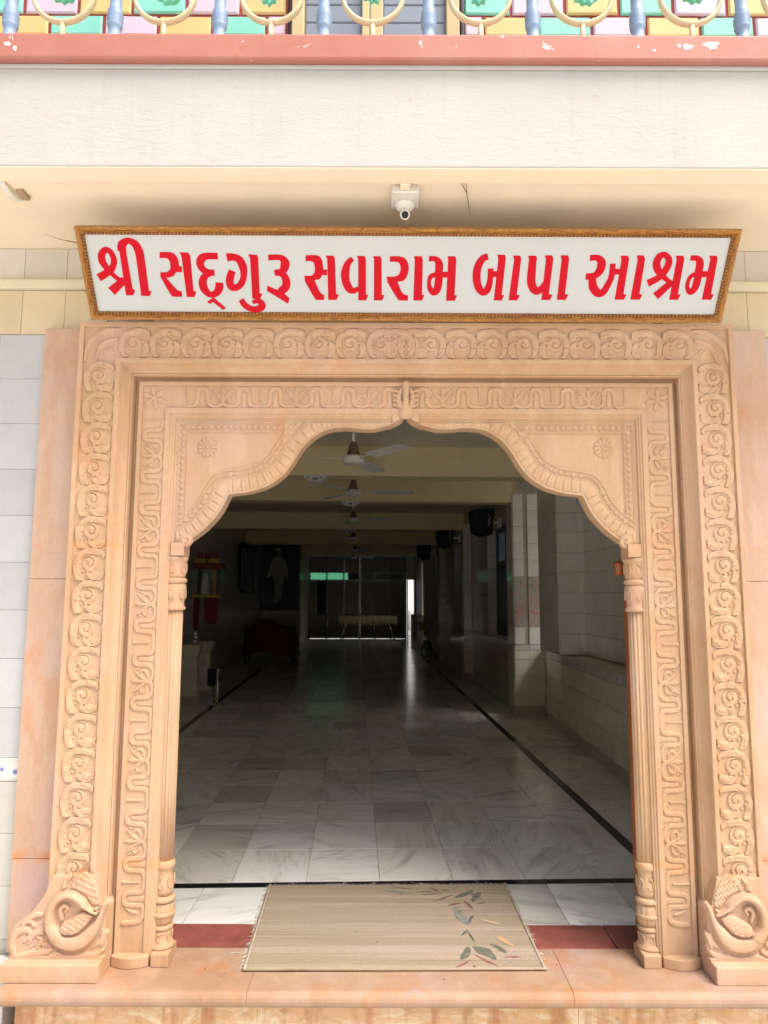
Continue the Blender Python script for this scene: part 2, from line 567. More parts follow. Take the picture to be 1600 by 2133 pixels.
def border_mat():
    t = NT('floral_border_print')
    v = t.pos(scale=(1, 1, 1))
    sp = t.n('ShaderNodeSeparateXYZ'); t.l(v, sp.inputs[0])
    base = (.66, .64, .60)
    vo = t.n('ShaderNodeTexVoronoi'); vo.inputs['Scale'].default_value = 26; vo.inputs['Randomness'].default_value = .6
    t.l(v, vo.inputs['Vector'])
    fl = t.ramp(vo.outputs['Distance'], [(.20, .9), (.34, 0.0)])
    hue = t.ramp(vo.outputs['Color'], [(.3, (.10, .14, .42)), (.5, (.18, .26, .22)), (.7, (.42, .30, .22))], 'CONSTANT')
    zr = t.n('ShaderNodeTexCoord')
    sz = t.n('ShaderNodeSeparateXYZ'); t.l(zr.outputs['Generated'], sz.inputs[0])
    band = t.ramp(sz.outputs[2], [(.0, 0.0), (.22, 0.0), (.26, 1.0), (.74, 1.0), (.78, 0.0)])
    lines = t.ramp(sz.outputs[2], [(.0, 0.0), (.10, 1.0), (.13, 0.0), (.86, 0.0), (.89, 1.0), (.92, 0.0)])
    g = t.n('ShaderNodeMath', operation='MULTIPLY'); t.l(fl, g.inputs[0]); t.l(band, g.inputs[1])
    c = t.mix(g.outputs[0], base, hue)
    g2 = t.n('ShaderNodeMath', operation='MULTIPLY'); t.l(lines, g2.inputs[0]); g2.inputs[1].default_value = .4
    c = t.mix(g2.outputs[0], c, (.35, .33, .34))
    t.color(c).rough(.15)
    return t.m
M['border'] = border_mat()
for (z0, z1, m) in rows:
    for side in (-1, 1):
        w = .177 if m not in ('tile_white', 'tile_cream', 'border') else .200
        for k in range(5):
            if side < 0:
                xe = CX - 1.463
                if m in ('tile_grey', 'tile_yellow'): xe = -1.322
                x1 = xe - w * k; x0 = x1 - w
            else:
                xe = CX + 1.463
                if m in ('tile_grey', 'tile_yellow'): xe = 1.322
                x0 = xe + w * k; x1 = x0 + w
            if m in ('tile_grey', 'tile_yellow') and k == 0:
                if side < 0: tile_at(facade, x1, x1 + w, z0, z1, M[m])
                else: tile_at(facade, x0 - w, x0, z0, z1, M[m])
            tile_at(facade, x0, x1, z0, z1, M[m])
for s in (-1, 1):
    x0, x1 = (-2.4, -.95) if s < 0 else (1.1, 2.5)
    t_ = MB().box(x0, x1, -.022, .006, 2.555, 2.594).build('trim_strip', M['trim'], facade, .004)
MBx = MB().box(-.95, 1.1, -.002, .003, 2.37, 2.71).build('plaster_panel', M['plaster_beige'], facade)

# ---------------------------------------------------------------- balcony
bal = thing('balcony', 'white rendered balcony slab with pink coping above the sign', 'balcony', (0, -.4, 2.72))
world_child(MB().box(-5, 5, -.60, -.512, 2.72, 3.072), 'fascia', M['fascia'], bal, .004)
world_child(MB().box(-5, 5, -.597, -.515, 2.716, 2.7195), 'fascia_underside', M['plaster_beige'], bal)
world_child(MB().box(-5, 5, -.511, .003, 2.736, 2.90), 'soffit', M['plaster_beige'], bal)
world_child(MB().box(-5, 5, -.606, -.50, 3.0725, 3.0860), 'drip_strip', M['fascia'], bal, .003)
world_child(MB().box(-5, 5, -.632, -.48, 3.087, 3.178), 'coping', M['pink'], bal, .006)
M['bare'] = mat_plain('bare_plaster_chip', (.62, .60, .60), .8, var=.1, vs_=40)
for cx_, cz_, rx_, rz_, sd in ((1.094, 3.140, .030, .016, 1), (1.014, 3.134, .018, .012, 2), (.986, 3.139, .008, .008, 3), (.903, 3.121, .007, .006, 4), (.848, 3.133, .004, .007, 5),
                               (.116, 3.146, .005, .009, 6), (.121, 3.131, .004, .004, 7), (.237, 3.131, .003, .003, 8), (-1.270, 3.137, .014, .009, 9), (-1.244, 3.121, .008, .010, 10), (-1.299, 3.090, .008, .003, 11), (-.48, 3.148, .004, .003, 12)):
    rr_ = random.Random(sd)
    pl_ = []
    for k in range(14):
        a = 2 * math.pi * k / 14
        q_ = rr_.uniform(.62, 1.15)
        pl_.append((cx_ + rx_ * q_ * math.cos(a), cz_ + rz_ * q_ * math.sin(a)))
    world_child(MB().prism(pl_, -.6326, -.6310), 'paint_chip', M['bare'], bal)
world_child(MB().box(-5, 5, -.478, .003, 3.02, 3.09), 'balcony_floor', M['plaster_beige'], bal)

# upper wall with painted bricks and a shuttered window
uw = MB()
WX0, WX1 = -.425, .331
uw.box(-5, WX0, .006, .2, 3.0, 5.4).box(WX1, 5, .006, .2, 3.0, 5.4).box(WX0, WX1, .006, .2, 4.9, 5.4)
upper = uw.build('upper_wall', M['brick_mortar'])
tag(upper, kind='structure')
def brick_mesh(w, h, mat):
    me = piece_mesh('brick', w, .03, h, .007, mat)
    return me
seq = ['brick_teal', 'brick_lilac', 'brick_yellow']
bw, gw, bh, gh = .222, .014, .092, .013
for r in range(-6, 9):
    z0 = 3.715 + r * (bh + gh)
    off = -1.456 if r % 2 == 0 else -1.571
    for k in range(-5, 19):
        x0 = off + k * (bw + gw); x1 = x0 + bw
        if x1 > 2.7 or x0 < -2.7: continue
        if x1 > WX0 and x0 < WX1:
            if x0 < WX0 - .05: x1 = WX0 - .012
            elif x1 > WX1 + .05: x0 = WX1 + .012
            else: continue
        mt = M[seq[(k + (0 if r % 2 == 0 else 1) + (r // 2) * 2) % 3]]
        o = link('brick', brick_mesh(round(x1 - x0, 3), bh, mt), upper)
        o.location = (x0, -.004 + random.uniform(-.002, .002), z0)
        o.rotation_euler = (0, R(random.uniform(-.6, .6)), 0)

win = thing('balcony_window', 'beige framed balcony window with grey blue shutters behind the railing', 'window', (-.05, .02, 3.1))
f = MB()
for x0, x1 in ((-.405, -.352), (-.102, -.070), (-.066, -.012), (.262, .318)):
    f.box(x0, x1, -.03, .06, 3.09, 4.86)
f.box(-.405, .318, -.028, .058, 4.80, 4.88)
world_child(f, 'frame', M['window_frame'], win, .004)
for x0, x1 in ((-.352, -.102), (-.012, .262)):
    for k in range(20):
        z0 = 3.10 + k * .085
        world_child(MB().box(x0 + .002, x1 - .002, 0, .012, z0, z0 + .081), 'shutter_slat', M['shutter'], win, .004, 1)
for x in (-.418, .324):
    world_child(MB().box(x, x + .014, -.02, .02, 3.09, 4.88), 'edge_pipe', M['dark'], win, .003)

# railing
rail = thing('balcony_railing', 'balcony railing of turned blue balusters and cream iron rings', 'railing', (0, -.555, 3.178))
YR = -.585
def bal_prof():
    p = [(.030, 0), (.030, .012), (.0215, .02), (.0205, .052), (.0235, .058), (.0265, .068), (.0225, .076), (.0275, .085), (.0225, .093),
         (.0275, .101), (.0225, .109), (.0255, .118), (.0200, .130), (.0195, .16), (.0235, .22), (.0295, .30), (.0305, .34), (.027, .40), (.020, .47), (.018, .50),
         (.0235, .508), (.0275, .520), (.022, .53), (.0275, .54), (.022, .55), (.0265, .56), (.020, .58), (.020, .62), (.030, .63), (.030, .65)]
    return p
me_b = MB().lathe(bal_prof(), 20).mesh('baluster', M['blue'])
bx0, bdx = -1.292, .3598
for k in range(-2, 10):
    o = link('baluster', me_b, rail)
    o.location = (bx0 + k * bdx, YR - rail.location.y, 0)
    o.rotation_euler = (0, R(random.uniform(-.5, .5)), random.uniform(0, 6))
RR = .105
me_r = MB().tube([(RR * math.cos(2 * math.pi * k / 40), 0, RR * math.sin(2 * math.pi * k / 40)) for k in range(40)], .0085, 8, True, 1.5).mesh('ring', M['cream_iron'])
def leaf_mesh():
    pts = [(0, .055), (.018, .05), (.030, .030), (.040, .020), (.030, .008), (.036, -.008), (.020, -.016), (.016, -.034), (.004, -.030), (-.008, -.044), (-.016, -.028),
           (-.030, -.030), (-.028, -.012), (-.044, -.006), (-.032, .010), (-.038, .028), (-.018, .036), (-.012, .052)]
    m = MB()
    n = len(pts)
    vs_ = [(0, -.020, .004)] + [(x, -.010 - .004 * (i % 2), z) for i, (x, z) in enumerate(pts)] + [(x, .004, z) for x, z in pts]
    fs = [(0, 1 + i, 1 + (i + 1) % n) for i in range(n)] + [(1 + i, 1 + n + i, 1 + n + (i + 1) % n, 1 + (i + 1) % n) for i in range(n)] + [tuple(range(2 * n, n, -1))]
    return m.add(vs_, fs).mesh('leaf_ornament', M['green_leaf'])
me_l = leaf_mesh()
ringx = [-1.118 - .36, -1.118, -.768, -.397, -.045, .328, .681, 1.059, 1.059 + .36]
ring_z = .196
for i, x in enumerate(ringx):
    r = link('ring', me_r, rail); r.location = (x, YR + .012 - rail.location.y, ring_z)
    l_ = link('leaf_ornament', me_l, r); l_.location = (random.uniform(-.004, .004), -.004, random.uniform(-.006, .006)); l_.rotation_euler = (0, random.uniform(-2.4, 2.4), 0)
    s = MB().tube([(x, YR + .012, 3.17), (x + .001, YR + .012, 3.178 + ring_z - RR + .004)], .010, 8)
    world_child(s, 'stem', M['cream_iron'], rail)
    s = MB().tube([(x, YR + .012, 3.178 + ring_z + RR - .003), (x, YR + .012, 3.178 + .64)], .009, 8)
    world_child(s, 'stem', M['cream_iron'], rail)
world_child(MB().box(-5, 5, YR - .05, YR + .05, 3.828, 3.90), 'top_rail', M['pink'], rail, .012)

# things under the balcony
camt = thing('security_camera', 'small white security camera on a square plate under the balcony', 'camera', (.071, -.41, 2.736))
world_child(MB().box(.022, .120, -.475, -.365, 2.705, 2.736), 'mounting_box', M['white_plastic'], camt, .005)
Mx = Matrix.Translation((.071, -.40, 2.705)) @ Matrix.Rotation(R(180), 4, 'X')
world_child(MB().lathe([(.036, 0), (.036, .006), (.031, .016), (.020, .026), (.012, .030)], 28, Mx), 'dome', M['white_plastic'], camt)
Mc = Matrix.Translation((.071, -.385, 2.676)) @ Matrix.Rotation(R(122), 4, 'X')
world_child(MB().lathe([(.0165, 0), (.0175, .004), (.0175, .055), (.0160, .058)], 24, Mc), 'barrel', M['white_plastic'], camt)
world_child(MB().lathe([(.0125, .0585), (.0125, .0592), (.002, .0596)], 20, Mc), 'lens', M['lens'], camt)
cond = MB().box(.055, .090, -.358, .003, 2.712, 2.7355).box(.052, .088, -.512, -.477, 2.712, 2.7355).build('cable_trunking', M['plaster_beige'], None, .003)
tag(cond, 'flat beige cable trunking leading to the small white security camera', 'trunking')
hk = MB()
hk.tube(crom([(-1.338, -.50, 2.735), (-1.339, -.475, 2.724), (-1.338, -.43, 2.716), (-1.332, -.395, 2.718), (-1.322, -.38, 2.728)], 5), [.0125] * 21, 10, False, .35)
hook = hk.build('broken_bracket', M['white_plastic'])
tag(hook, 'broken white plastic bracket stuck under the balcony at the left', 'bracket')
world_child(MB().box(-1.315, -1.290, -.44, -.385, 2.722, 2.737), 'wood_block', mat_plain('brown_block', (.36, .25, .16), .8), hook, .002)
tw = MB()
tw.tube([(.262, -.505, 2.732), (.292, -.43, 2.728), (.305, -.37, 2.722), (.318, -.30, 2.72)], [.0012, .0014, .0014, .0008], 5)
tw.tube([(.280, -.505, 2.732), (.292, -.43, 2.728)], [.0009, .0011], 5)
tag(tw.build('dry_twig', mat_plain('dry_twig', (.20, .12, .07), .8)), 'thin dry forked twig hanging from the beige soffit right of the camera', 'twig')
tw = MB().tube(crom([(-1.235, -.375, 2.60), (-1.18, -.37, 2.583), (-1.125, -.36, 2.575)], 5), [.0006] * 3 + [.0012] * 4 + [.0022] * 4, 5)
tag(tw.build('dry_sprig', mat_plain('dry_sprig', (.24, .15, .09), .8)), 'thin dry sprig poking out past the upper left corner of the sign', 'twig')

# ---------------------------------------------------------------- the sign
W_, H_ = 2.404, .3334
sign = thing('sign_board', 'long white sign with red letters in a carved golden wooden frame leaning over the doorway', 'sign', (-1.120, -.20, 2.351))
sign.rotation_euler = (R(34.74), R(.11), 0)
def wood_mat():
    t = NT('gilded_wood')
    v = t.pos(obj=True)
    c = t.ramp(t.noise(t.pos(scale=(1, 4, 4), obj=True), 22, 6, .7, 1.5), [(.33, (.11, .036, .010)), (.48, (.34, .145, .03)), (.68, (.52, .26, .06))])
    t.color(c).rough(.42)
    t.bump(t.noise(v, 130, 4, .6), .5, .002)
    return t.m
M['gilt'] = wood_mat()
M['gilt_dark'] = mat_plain('dark_gilded_bead', (.17, .055, .012), .4, var=.3, vs_=60)
M['acrylic'] = mat_plain('white_sign_board', (.49, .50, .495), .3, var=.015)
M['red_vinyl'] = mat_plain('red_vinyl', (.50, .001, .012), .5, var=.02, spec=.15)
brd = MB().box(.012, W_ - .012, -.004, .006, .012, H_ - .012).build('board', M['acrylic'], sign)
def frame_rail(L, wd=.030):
    """rail along +x from 0..L, mitred; profile over the width (z 0..wd), front -y"""
    prof = [(0, .012), (0, -.014), (.003, -.018), (.009, -.019), (.013, -.015), (.0145, -.0125), (.0165, -.0145), (.0185, -.0125), (.020, -.010), (.028, -.008), (.030, -.005), (.030, .012)]
    n = len(prof)
    vs_ = [(z, y, z) for z, y in prof] + [(L - z, y, z) for z, y in prof]
    fs = [tuple(range(n)), tuple(range(2 * n - 1, n - 1, -1))] + [(k, k + n, (k + 1) % n + n, (k + 1) % n) for k in range(n)]
    return MB().add(vs_, fs)
def beads(L, n):
    m = MB()
    for k in range(n):
        x = .026 + (L - .052) * (k + .5) / n
        m.add([(x - .0048, -.008, .0195), (x + .0022, -.008, .0195), (x + .0050, -.007, .0295), (x - .0020, -.007, .0295),
               (x - .0036, -.0145, .0205), (x + .0010, -.0145, .0205), (x + .0038, -.0135, .0285), (x - .0008, -.0135, .0285)],
              [(4, 5, 6, 7), (0, 1, 5, 4), (1, 2, 6, 5), (2, 3, 7, 6), (3, 0, 4, 7)])
    # long leaf flutes on the outer roll
    for k in range(int(n * .55)):
        x = .02 + (L - .04) * (k + .5) / int(n * .55)
        m.add([(x - .009, -.0175, .003), (x + .009, -.0185, .0095), (x + .011, -.0165, .0105), (x - .007, -.0150, .0015), (x, -.0215, .0065)],
              [(0, 1, 4), (1, 2, 4), (2, 3, 4), (3, 0, 4)])
    return m
for (L, loc, ang) in ((W_, (0, 0, 0), 0), (W_, (W_, 0, H_), 180), (H_, (W_, 0, 0), 90), (H_, (0, 0, H_), -90)):
    o = frame_rail(L).build('frame_rail', M['gilt'], sign)
    o.location = loc; o.rotation_euler = (0, -R(ang), 0)
    b = beads(L, int(L / .0135)).build('carved_beading', M['gilt_dark'], o)
LETTERS = [['shri',[['S',(0.0527,0.1522,0.014),(0.0848,0.1694,0.0129),(0.1095,0.1874,0.0117),(0.1213,0.2155,0.0112),(0.114,0.2431,0.0105),(0.097,0.2515,0.0105),(0.0798,0.2354,0.0132),(0.0772,0.2127,0.0138),(0.0885,0.1899,0.0118),(0.1058,0.1669,0.0092),(0.122,0.1515,0.0086),(0.139,0.1412,0.0097)],['S',(0.148,0.1464,0.0129),(0.0925,0.1033,0.0168)],['C',(0.1466,0.2483),(0.1714,0.2484),(0.1737,0.1127),(0.1824,0.109),(0.1721,0.0889),(0.1445,0.0899)],['S',(0.1557,0.2458,0.0159),(0.1607,0.2693,0.0153),(0.1841,0.2832,0.0105),(0.2084,0.271,0.0142),(0.2188,0.2436,0.0159),(0.2196,0.2185,0.0154)],['C',(0.2044,0.2234),(0.2358,0.2236),(0.2339,0.1061),(0.2441,0.1051),(0.2338,0.0871),(0.2024,0.088)]]],['sa',[['P',(0.2941,0.245,1),(0.3336,0.2442),(0.3508,0.2342),(0.3588,0.2141),(0.3589,0.1948,1),(0.3696,0.1948,1),(0.3669,0.1743,1),(0.3455,0.1742,1),(0.3329,0.1603),(0.316,0.155),(0.3053,0.155,1),(0.335,0.1161),(0.3473,0.1067),(0.3569,0.1057,1),(0.3565,0.0856,1),(0.3255,0.0855),(0.3132,0.0949),(0.2841,0.1575,1),(0.2865,0.174,1),(0.308,0.1741),(0.3207,0.1808),(0.3267,0.1936),(0.3252,0.2139),(0.3175,0.223),(0.291,0.2239,1)],['C',(0.3654,0.2443),(0.3986,0.2435),(0.4046,0.232),(0.4015,0.107),(0.4121,0.1049),(0.402,0.0837),(0.3727,0.0846),(0.3718,0.2243),(0.3699,0.2383)]]],['da',[['S',(0.5058,0.2314,0.0116),(0.4644,0.2312,0.0122),(0.4448,0.2221,0.0148),(0.4374,0.2043,0.0144),(0.4458,0.185,0.0128),(0.4659,0.1738,0.0113),(0.4873,0.1734,0.0113)],['S',(0.4738,0.1728,0.0113),(0.454,0.1635,0.0118),(0.4404,0.1427,0.0151),(0.4409,0.1192,0.0157),(0.4523,0.1009,0.0131),(0.4678,0.093,0.0108),(0.4876,0.1011,0.0131),(0.4993,0.1195,0.0152),(0.5012,0.1378,0.0146)],['C',(0.4469,0.0674),(0.4738,0.0841),(0.5172,0.0442),(0.5055,0.0372),(0.4703,0.0665),(0.4575,0.0595)]]],['gu',[['S',(0.5381,0.2266,0.0144),(0.5596,0.2287,0.0127),(0.5827,0.2202,0.0138),(0.5947,0.1949,0.015),(0.5952,0.1641,0.0118),(0.5841,0.1356,0.0118),(0.5626,0.1198,0.0119),(0.5442,0.125,0.0141),(0.5416,0.1484,0.0146),(0.5539,0.1804,0.0128)],['C',(0.6176,0.238),(0.6493,0.2372),(0.6537,0.2256),(0.6492,0.0992),(0.6599,0.0977),(0.6486,0.078),(0.6204,0.0795),(0.6236,0.2204),(0.6212,0.2305)],['S',(0.5765,0.0761,0.0109),(0.5895,0.0564,0.0115),(0.6103,0.0431,0.0109),(0.6347,0.0405,0.0121),(0.6547,0.0514,0.0137),(0.6505,0.0674,0.0109),(0.6316,0.07,0.0077),(0.6203,0.0646,0.0065)]]],['ru',[['S',(0.6905,0.2278,0.0101),(0.7345,0.2275,0.0106),(0.7505,0.2119,0.0165),(0.7483,0.1931,0.016),(0.7366,0.1777,0.0124),(0.7096,0.1729,0.0107)],['S',(0.7256,0.173,0.0097),(0.7439,0.1649,0.0129),(0.7521,0.1416,0.0151),(0.7465,0.1207,0.0152),(0.7267,0.1065,0.0136),(0.7212,0.1054,0.0119)],['C',(0.6806,0.1282),(0.7083,0.1153),(0.7324,0.1102),(0.7605,0.0812),(0.7539,0.0615),(0.677,0.1083)]]],['sa',[['P',(0.8285,0.2365,1),(0.8719,0.2357),(0.8872,0.2217),(0.8908,0.2014),(0.8929,0.1861,1),(0.9057,0.1862,1),(0.905,0.1657,1),(0.8868,0.1666,1),(0.8777,0.1526),(0.8576,0.1484,1),(0.8724,0.1135),(0.8811,0.1004),(0.8918,0.0951,1),(0.8911,0.0766,1),(0.8628,0.0764),(0.8524,0.087),(0.8214,0.1446,1),(0.8207,0.1642,1),(0.8449,0.1643),(0.8571,0.1731),(0.861,0.1911),(0.8575,0.2089),(0.8471,0.2154),(0.8275,0.2153,1)],['C',(0.901,0.2359),(0.9317,0.235),(0.9356,0.2245),(0.937,0.098),(0.9467,0.0965),(0.938,0.0768),(0.9064,0.0767),(0.9075,0.2243)]]],['va',[['S',(1.0004,0.2258,0.009),(0.9825,0.207,0.0117),(0.9728,0.1763,0.0155),(0.9743,0.1453,0.0151),(0.9862,0.1193,0.0146),(1.0023,0.1104,0.0108),(1.0214,0.1195,0.0075)],['C',(1.0164,0.2354),(1.0456,0.2346),(1.0497,0.2225),(1.0493,0.097),(1.058,0.0954),(1.0497,0.0758),(1.0197,0.0756),(1.0216,0.2223)],['C',(1.0758,0.2342),(1.1033,0.2343),(1.1076,0.2228),(1.109,0.0962),(1.1188,0.0952),(1.1107,0.0755),(1.0786,0.0754),(1.0795,0.2226)]]],['ra',[['P',(1.1378,0.234,1),(1.1738,0.2342),(1.1951,0.2257),(1.2073,0.203),(1.2052,0.1723),(1.1912,0.149),(1.167,0.1437,1),(1.1838,0.1071),(1.1948,0.0977),(1.2073,0.0951,1),(1.2077,0.076,1),(1.1788,0.0759),(1.1651,0.0859),(1.1294,0.1419,1),(1.1265,0.1626,1),(1.1561,0.1628),(1.1731,0.1721),(1.1781,0.1926),(1.1725,0.2104),(1.1608,0.2149),(1.1379,0.2148,1)],['C',(1.2257,0.2349),(1.2548,0.2351),(1.2594,0.2235),(1.26,0.097),(1.2687,0.096),(1.2606,0.0758),(1.2279,0.0761),(1.2297,0.2234)]]],['ma',[['S',(1.2816,0.2261,0.009),(1.3065,0.2257,0.0096),(1.3195,0.2086,0.0143),(1.3202,0.178,0.0144),(1.3204,0.147,0.0145),(1.3161,0.1183,0.0141),(1.3031,0.1061,0.0119),(1.289,0.1208,0.0097),(1.285,0.1416,0.007),(1.2902,0.1624,0.0086),(1.3113,0.1728,0.0075)],['C',(1.3324,0.1806),(1.3548,0.1807),(1.3558,0.1601),(1.3311,0.16)],['C',(1.3496,0.235),(1.3777,0.2352),(1.3825,0.2241),(1.3822,0.096),(1.392,0.095),(1.3843,0.0758),(1.3516,0.0757),(1.3528,0.2239)]]],['ba',[['S',(1.4985,0.2347,0.0106),(1.4789,0.2271,0.0127),(1.4638,0.1991,0.0144),(1.4608,0.1632,0.0145),(1.4697,0.1269,0.014),(1.4884,0.1071,0.0119),(1.5053,0.1192,0.013),(1.512,0.1531,0.0107),(1.5106,0.1932,0.0101)],['C',(1.508,0.1917),(1.5213,0.1933),(1.523,0.1841),(1.5381,0.1831),(1.5397,0.1626),(1.5129,0.1624)],['C',(1.5323,0.2419),(1.5599,0.2416),(1.5646,0.23),(1.5601,0.0985),(1.5694,0.0974),(1.5618,0.0778),(1.5313,0.0776),(1.5364,0.2248)]]],['aa',[['C',(1.5894,0.2393),(1.6165,0.2389),(1.6209,0.2268),(1.6167,0.0994),(1.6287,0.0984),(1.6203,0.0784),(1.5874,0.0783),(1.5946,0.2241)]]],['pa',[['C',(1.6457,0.239),(1.6743,0.2391),(1.6792,0.2297),(1.6781,0.2192),(1.6515,0.2191)],['S',(1.6634,0.227,0.0138),(1.6642,0.1767,0.0156),(1.6664,0.1444,0.0156),(1.6784,0.12,0.0147),(1.696,0.1135,0.0135),(1.7113,0.1283,0.0112),(1.7179,0.1446,0.0079)],['C',(1.7062,0.2403),(1.7337,0.2405),(1.7391,0.2274),(1.7368,0.1022),(1.7511,0.1006),(1.7432,0.0807),(1.7109,0.0805),(1.7118,0.2246)],['C',(1.764,0.2406),(1.7915,0.2407),(1.7971,0.2277),(1.7972,0.1025),(1.8104,0.1009),(1.8021,0.081),(1.7692,0.0814),(1.7698,0.2249)]]],['aa',[['S',(1.8727,0.2322,0.0104),(1.9014,0.2319,0.011),(1.9177,0.2151,0.0161),(1.9161,0.1886,0.0156),(1.8993,0.1698,0.0123),(1.8664,0.1658,0.0111)],['S',(1.8914,0.159,0.0139),(1.8995,0.1292,0.0158),(1.9196,0.1075,0.0147),(1.9389,0.1103,0.0136),(1.9521,0.1349,0.0123),(1.9622,0.1674,0.0112),(1.9596,0.2127,0.0105)],['C',(1.9573,0.21),(1.9708,0.2122),(1.9725,0.1942),(1.9931,0.1943),(1.9935,0.174),(1.9657,0.1738)],['C',(1.9839,0.2406),(2.0114,0.2408),(2.0173,0.2287),(2.0173,0.1036),(2.0288,0.1025),(2.0223,0.0832),(1.9872,0.083),(1.9896,0.226)],['C',(2.0432,0.242),(2.0696,0.2421),(2.0758,0.229),(2.0771,0.1039),(2.0886,0.1028),(2.0818,0.0835),(2.0461,0.0833),(2.0492,0.2263)]]],['shra',[['S',(2.1011,0.1433,0.0135),(2.1328,0.1602,0.0123),(2.1538,0.1817,0.0123),(2.1643,0.2084,0.0133),(2.1624,0.2294,0.0116),(2.1445,0.2451,0.0099),(2.1268,0.2371,0.0132),(2.1207,0.2161,0.0139),(2.1296,0.1923,0.0133),(2.1503,0.171,0.01),(2.1762,0.1523,0.0078),(2.1946,0.1443,0.0067)],['S',(2.1885,0.1469,0.0123),(2.1389,0.0965,0.0153)],['C',(2.1865,0.2416),(2.2141,0.2417),(2.2204,0.2297),(2.2221,0.1046),(2.2325,0.1035),(2.2263,0.0837),(2.1923,0.0835),(2.1922,0.227)]]],['ma',[['S',(2.2417,0.2335,0.0093),(2.2656,0.2326,0.0099),(2.28,0.2168,0.0144),(2.2823,0.185,0.0145),(2.2836,0.1528,0.0146),(2.2798,0.1257,0.0135),(2.2672,0.113,0.0113),(2.2534,0.1255,0.0084),(2.25,0.1472,0.0079),(2.2568,0.1688,0.0078),(2.2768,0.1796,0.0078)],['C',(2.2946,0.1877),(2.3196,0.1879),(2.3215,0.1665),(2.2936,0.1663)],['C',(2.3093,0.2422),(2.3362,0.2423),(2.3423,0.2303),(2.3462,0.1052),(2.3566,0.1042),(2.3509,0.0843),(2.3156,0.0847),(2.3153,0.2275)]]]]

ky = 0
for nm, shapes in LETTERS:
    m = MB()
    for q in shapes:
        ky += 1
        y = -.0046 - .00020 * (ky % 7)
        typ, pts = q[0], q[1:]
        if typ == 'S':
            P = np.array(crom(pts, 6) if len(pts) > 2 else [np.array(p) for p in pts])
            T = np.gradient(P[:, :2], axis=0)
            T /= np.linalg.norm(T, axis=1)[:, None]
            N = np.stack([-T[:, 1], T[:, 0]], 1)
            Lp = P[:, :2] + N * P[:, 2:3]; Rp = P[:, :2] - N * P[:, 2:3]
            n = len(P)
            yk = [y - .00016 * k / n for k in range(n)]
            vs_ = [(a, yk[k], b) for k, (a, b) in enumerate(Lp)] + [(a, yk[k], b) for k, (a, b) in enumerate(Rp)]
            for k in range(n - 1):
                pass
            m.add(vs_, [(k, k + 1, n + k + 1, n + k) for k in range(n - 1)])
        else:
            if typ == 'P':
                out = []
                n = len(pts)
                for k in range(n):
                    p0, p1, p2, p3 = pts[k - 1], pts[k], pts[(k + 1) % n], pts[(k + 2) % n]
                    a, b = np.array(p1[:2]), np.array(p2[:2])
                    ta = np.zeros(2) if False else (b - np.array(p0[:2])) * .5 if len(p1) == 2 else (b - a)
                    tb = (np.array(p3[:2]) - a) * .5 if len(p2) == 2 else (b - a)
                    for j in range(4):
                        t = j / 4
                        h00, h10, h01, h11 = 2 * t ** 3 - 3 * t * t + 1, t ** 3 - 2 * t * t + t, -2 * t ** 3 + 3 * t * t, t ** 3 - t * t
                        out.append(h00 * a + h10 * ta + h01 * b + h11 * tb)
                pts = out
            m.add([(p[0], y, p[1]) for p in pts], [tuple(range(len(pts)))])
    m.build('letter', M['red_vinyl'], sign)
# ---------------------------------------------------------------- the carved doorway
portal = thing('stone_doorway', 'carved pink sandstone doorway surround with a multi-curved arch and swans at its feet', 'doorway', (CX, 0, 0))
def pchild(mb, name, mat=None, bevel=0, seg=2, parent=None):
    """mesh in portal coordinates (x from the centre line)"""
    return mb.build(name, mat or M['stone'], parent or portal, bevel, seg)

# flat side slabs, each in three stones with fine joints
for s in (-1, 1):
    for z0, z1 in ((0, .3255), (.3270, 1.3605), (1.362, 2.372)):
        a, b = sorted((s * 1.21, s * 1.461))
        pchild(MB().box(a, b, -.045, .003, z0, z1), 'side_slab', M['slab'], .002)

